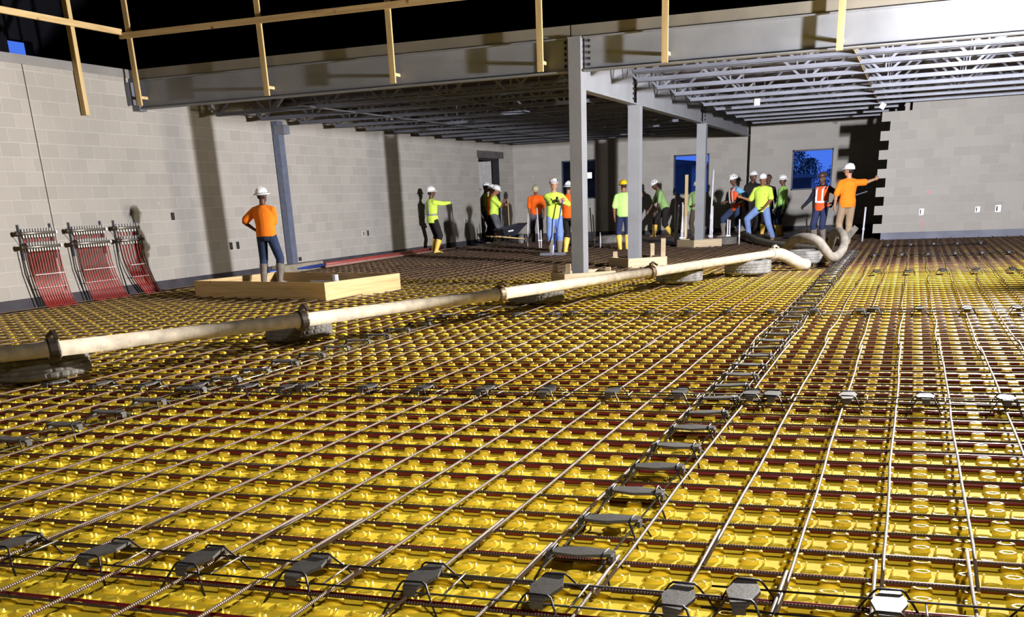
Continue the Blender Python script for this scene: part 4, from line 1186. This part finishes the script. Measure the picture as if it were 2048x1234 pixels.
# 6 the man looking down
person((-11.0, 32.9), -2, 1.77, 'person in plain orange shirt and tan hat standing and looking down beside the wheelbarrow', skin=SKIN_M, shirt=ORANGE2, pants=GREYP, boots=('rubber', MUDP), hat=HATT, head=(0, 30),
       hands=((-.20, -.16, .86), (.24, -.10, .84)), wide=1.05)
# 7 the man with the blue rake
p7, a7, s7 = person((-8.02, 25.45), 2, 1.79, 'person in neon shirt and light jeans resting a hand on a blue rake', skin=SKIN_L, shirt=NEON, sleeve='long', pants=JEANL, boots=('rubber', GBOOT), brim='cap',
       hands=((.10, -.30, 1.26), (.17, -.30, 1.22)), poles=((-1, -.1, -.9), (1, .1, -.8)), prints=('sticker', 'hatband'), head=(6, 0), feet=((-.13, .02, 0), (.07, .06, 0)), curl=(1.1, 1.1), hem=.02, wide=1.08)
w = world_of(p7, (.15*s7, -.37*s7, 1.24*s7))
def rake_head(t):
    MB().bar((-.32, -.02, .0), (.32, .02, .0), .03, .10).build('blade', M_STEELD, t)
    MB().tube([(0, 0, 0), (.01, .01, .22)], .018, 8).build('socket', M_WHITE, t, True)
    MB().tube([(.1, .05, 1.16), (.115, .06, 1.28)], .03, 8).build('grip', M_BOLT, t, True)
rod((w.x, w.y-.0, w.z+.02), (w.x-.22, w.y-.12, .0), .016, simple('blue rake handle', rgb(34, 64, 160), .4), 'concrete_rake', 'concrete rake with long blue handle held by the person in light jeans', extra=rake_head)
# 8 the man behind him
person((-8.0, 26.5), 150, 1.72, 'person in orange shirt and yellow boots standing behind the person with the blue rake', skin=SKIN_M, shirt=ORANGE2, pants=BLACKC, brim='full', hands=((-.3, -.05, .82), (.28, -.1, .86)), prints=('hatband',), head=(0, 5))
# 9 yellow hat
person((-6.79, 27.2), 186, 1.70, 'person in yellow hard hat and lime shirt, back turned, one arm against the middle column', skin=SKIN_M, shirt=LIME, pants=NAVY, hat=HATY, hands=((-.48, -.16, 1.30), (.24, -.02, .84)),
       poles=((0, .3, -1), (.6, 1, 0)), head=(14, 8), prints=('back_print',), wide=1.1, feet=((-.10, 0, 0), (.10, .02, 0)), hem=.02)
# 10 walking left, bent
person((-7.25, 34.0), -78, 1.86, 'person in grey green shirt bending forward and walking left in yellow boots', skin=SKIN_D, shirt=GREENG, pants=BLACKC, lean=24, drop=.06, head=(0, 18),
       hands=((-.22, -.42, .72), (.25, -.26, .74)), feet=((-.10, -.26, .0), (.10, .26, .0)), prints=('stickers_side',))
# 11 behind the timber post
person((-6.05, 33.2), -24, 1.66, 'person in grey green long sleeves and muddy trousers between timber post and farthest column', skin=SKIN_D, shirt=GREENG, sleeve='long', pants=MUDP, boots=('rubber', MUDP), hat=HATG, head=(0, 16), hands=((-.26, -.12, .82), (.10, -.26, 1.02)))
# 12 stepping left in a vest
person((-4.62, 32.1), -64, 1.86, 'person in orange and yellow safety vest with pale blue sleeve stepping left', skin=SKIN_D, shirt=SLEEVEB, pants=JEAN, boots=('rubber', GBOOT), vest=(VEST, BAND), lean=8, drop=.10,
       feet=((-.12, -.42, .03), (.12, .16, 0)), hands=((-.26, -.30, .96), (.26, -.18, .98)), poles=((-.4, 1, -.3), (.4, 1, -.3)), prints=('stickers_side',), head=(0, 8))
# 13 dark shirt behind
person((-4.42, 33.2), 30, 1.84, 'person in all black clothes and white hat behind the person in the safety vest', skin=SKIN_D, shirt=BLACKC, pants=BLACKC, boots=('work', BLACKC), head=(20, 0), prints=('stickers_side',))
# 14 neon shirt, arm out
person((-3.62, 30.2), -12, 1.82, 'person in loose neon shirt and light blue jeans reaching one arm out to the left', skin=SKIN_M, shirt=NEON, pants=JEANL, boots=('work', TBOOT), lean=6, drop=.10,
       hands=((-.66, -.12, 1.10), (.02, -.32, .86)), poles=((-.2, .4, -1), (1, .3, -.5)), feet=((-.44, -.10, .10), (.16, .06, 0)), toes=(40, -5), head=(6, 6), prints=('chest_logo',), gloves=None, wide=1.12, hem=.05)
# 15 behind right
person((-3.46, 32.1), -70, 1.68, 'person in pale lime long sleeves and navy trousers with yellow boots, under the right window', skin=SKIN_D, shirt=LIME, sleeve='long', pants=NAVY, brim='full', head=(0, 6), hands=((-.25, -.1, .82), (.27, -.04, .80)), gloves=GLOVE)
# 16 orange vest, pole
p16, a16, s16 = person((-2.06, 27.75), -28, 1.66, 'person in brown hard hat and orange safety vest over dark sleeves', skin=SKIN_D, shirt=cloth('dark navy shirt', (30, 32, 52)), sleeve='long', pants=NAVY, boots=('rubber', GBOOT), hat=HATB, vest=(VEST, BAND),
       hands=((-.40, -.16, .96), (.30, .08, 1.0)), poles=((-.5, .8, -.5), (.6, .8, -.3)), head=(-10, 8), gloves=BLACKC)
w = world_of(p16, (.30*s16, .05*s16, 1.0*s16))
rod((w.x-.25, w.y+.2, w.z-.06), (w.x+.75, w.y+.35, w.z+.22), .014, M_STEELD, 'lance', 'thin dark lance behind the person in the orange safety vest')
# 17 orange shirt, hand on the toothed wall
person((-1.40, 26.9), 196, 1.80, 'person in orange shirt and khaki trousers, back turned, hand on the toothed wall end', skin=SKIN_L, shirt=ORANGE, pants=KHAKI, boots=('rubber', KHAKI), hands=((-.66, -.22, 1.40), (.30, -.02, .86)),
       poles=((0, .2, -1), (.6, 1, 0)), head=(52, 0), feet=((-.06, .02, 0), (.12, 0, 0)), gloves=None, hem=.04)
# 18 behind the neon shirt
person((-3.95, 32.9), 20, 1.72, 'person in black clothes and yellow boots hidden behind the person in the loose neon shirt', skin=SKIN_D, shirt=BLACKC, pants=BLACKC, hat=HATB, head=(0, 0))

# ------------------------------------------------------------------ outside, seen through the openings
def building(x0, x1, y0, y1, zt, slope, label, mat, lit=None):
    t = empty('outbuilding', ((x0+x1)/2, (y0+y1)/2, -.3)); tag(t, label, 'building')
    cx, cy = (x0+x1)/2, (y0+y1)/2
    MB().bb(x0-cx, x1-cx, y0-cy, y1-cy, 0, zt+.3).build('walls', mat, t)
    m = MB(); a, b = x0-cx-.2, x1-cx+.25; c, d = y0-cy-.3, y1-cy+.3
    m.add([(a, c, zt+.3+slope), (b, c, zt+.3), (b, d, zt+.3), (a, d, zt+.3+slope), (a, c, zt+.18), (b, c, zt+.18), (b, d, zt+.18), (a, d, zt+.18)],
          [(0, 1, 2, 3), (7, 6, 5, 4), (0, 4, 5, 1), (1, 5, 6, 2), (2, 6, 7, 3), (3, 7, 4, 0)])
    m.build('roof', mat, t)
    if lit:
        f = MB().bb(lit[0]-cx-.05, lit[1]-cx+.05, y0-cy-.04, y0-cy, lit[2]+.25, lit[3]+.35).build('window_frame', M_DARK, t)
        e = NT('lit window'); e.set(Emission_Strength=2.0); e.b.inputs['Emission Color'].default_value = (.9, .95, 1, 1)
        MB().bb(lit[0]-cx, lit[1]-cx, y0-cy-.06, y0-cy-.04, lit[2]+.3, lit[3]+.3).build('window_pane', e.m, f)
    return t
MSID = simple('blue grey siding', rgb(206, 208, 214), .8, 0, .1, 2, .1)
building(-20, -9.4, 40.5, 44.0, 3.6, .4, 'blue lit outbuilding seen through the left window, with one lit window', MSID, lit=(-11.47, -11.31, 1.88, 2.08))
building(-11.2, -8.62, 46, 58, 2.40, .36, 'dusky outbuilding seen through the middle window', MSID)
building(-6.1, -4.35, 52.0, 54, 1.75, .12, 'low pale shed seen through the right window', simple('pale shed', rgb(226, 228, 232), .8, 0, .1, 3, .1))
def tree(x, y, h, w, label):
    t = empty('tree', (x, y, -.3)); tag(t, label, 'tree', None)
    MB().tube([(0, 0, 0), (.05, 0, h*.3), (0, .05, h*.55)], [.16, .12, .06], 8).build('trunk', simple('bark', rgb(60, 50, 44), .9), t, True)
    r = random.Random(int(x*10+y)); vs = []; fs = []
    for i in range(2600):
        u = r.uniform(0, 2*PI); q = r.random()**.5; zz = r.uniform(.22, 1.0)
        rad = w*math.sin(PI*min(1, (zz-.12)/.92))**.7*q*(.8+.2*math.sin(u*5+zz*9))
        c = Vector((rad*math.cos(u), rad*math.sin(u), h*zz))
        a = Vector((r.uniform(-1, 1), r.uniform(-1, 1), r.uniform(-1, 1))).normalized(); b = a.orthogonal().normalized()
        k = .085*h/5; n0 = len(vs)
        vs += [c-a*k, c+b*k*.5, c+a*k, c-b*k*.5]; fs.append((n0, n0+1, n0+2, n0+3))
    m = MB(); m.add(vs, fs); m.build('crown', simple('dusk foliage', rgb(66, 78, 64), .9, 0, .3, 3, 0), t)
for x, y, h, w_, l in ((-8.1, 62, 3.5, 1.1, 'dark tree at the right edge of the middle window'), (-6.6, 67, 3.7, 1.3, 'dark tree at the left edge of the right window, tallest there'),
                       (-5.3, 62, 2.95, 1.0, 'dark tree in the middle of the right window'), (-3.7, 66, 3.3, 1.2, 'dark tree at the right edge of the right window'),
                       (-5.8, 57.5, 2.3, 1.0, 'low dark bush behind the shed'), (-3.5, 56, 2.4, 1.3, 'low dark bush right of the shed')):
    tree(x, y, h, w_, l)
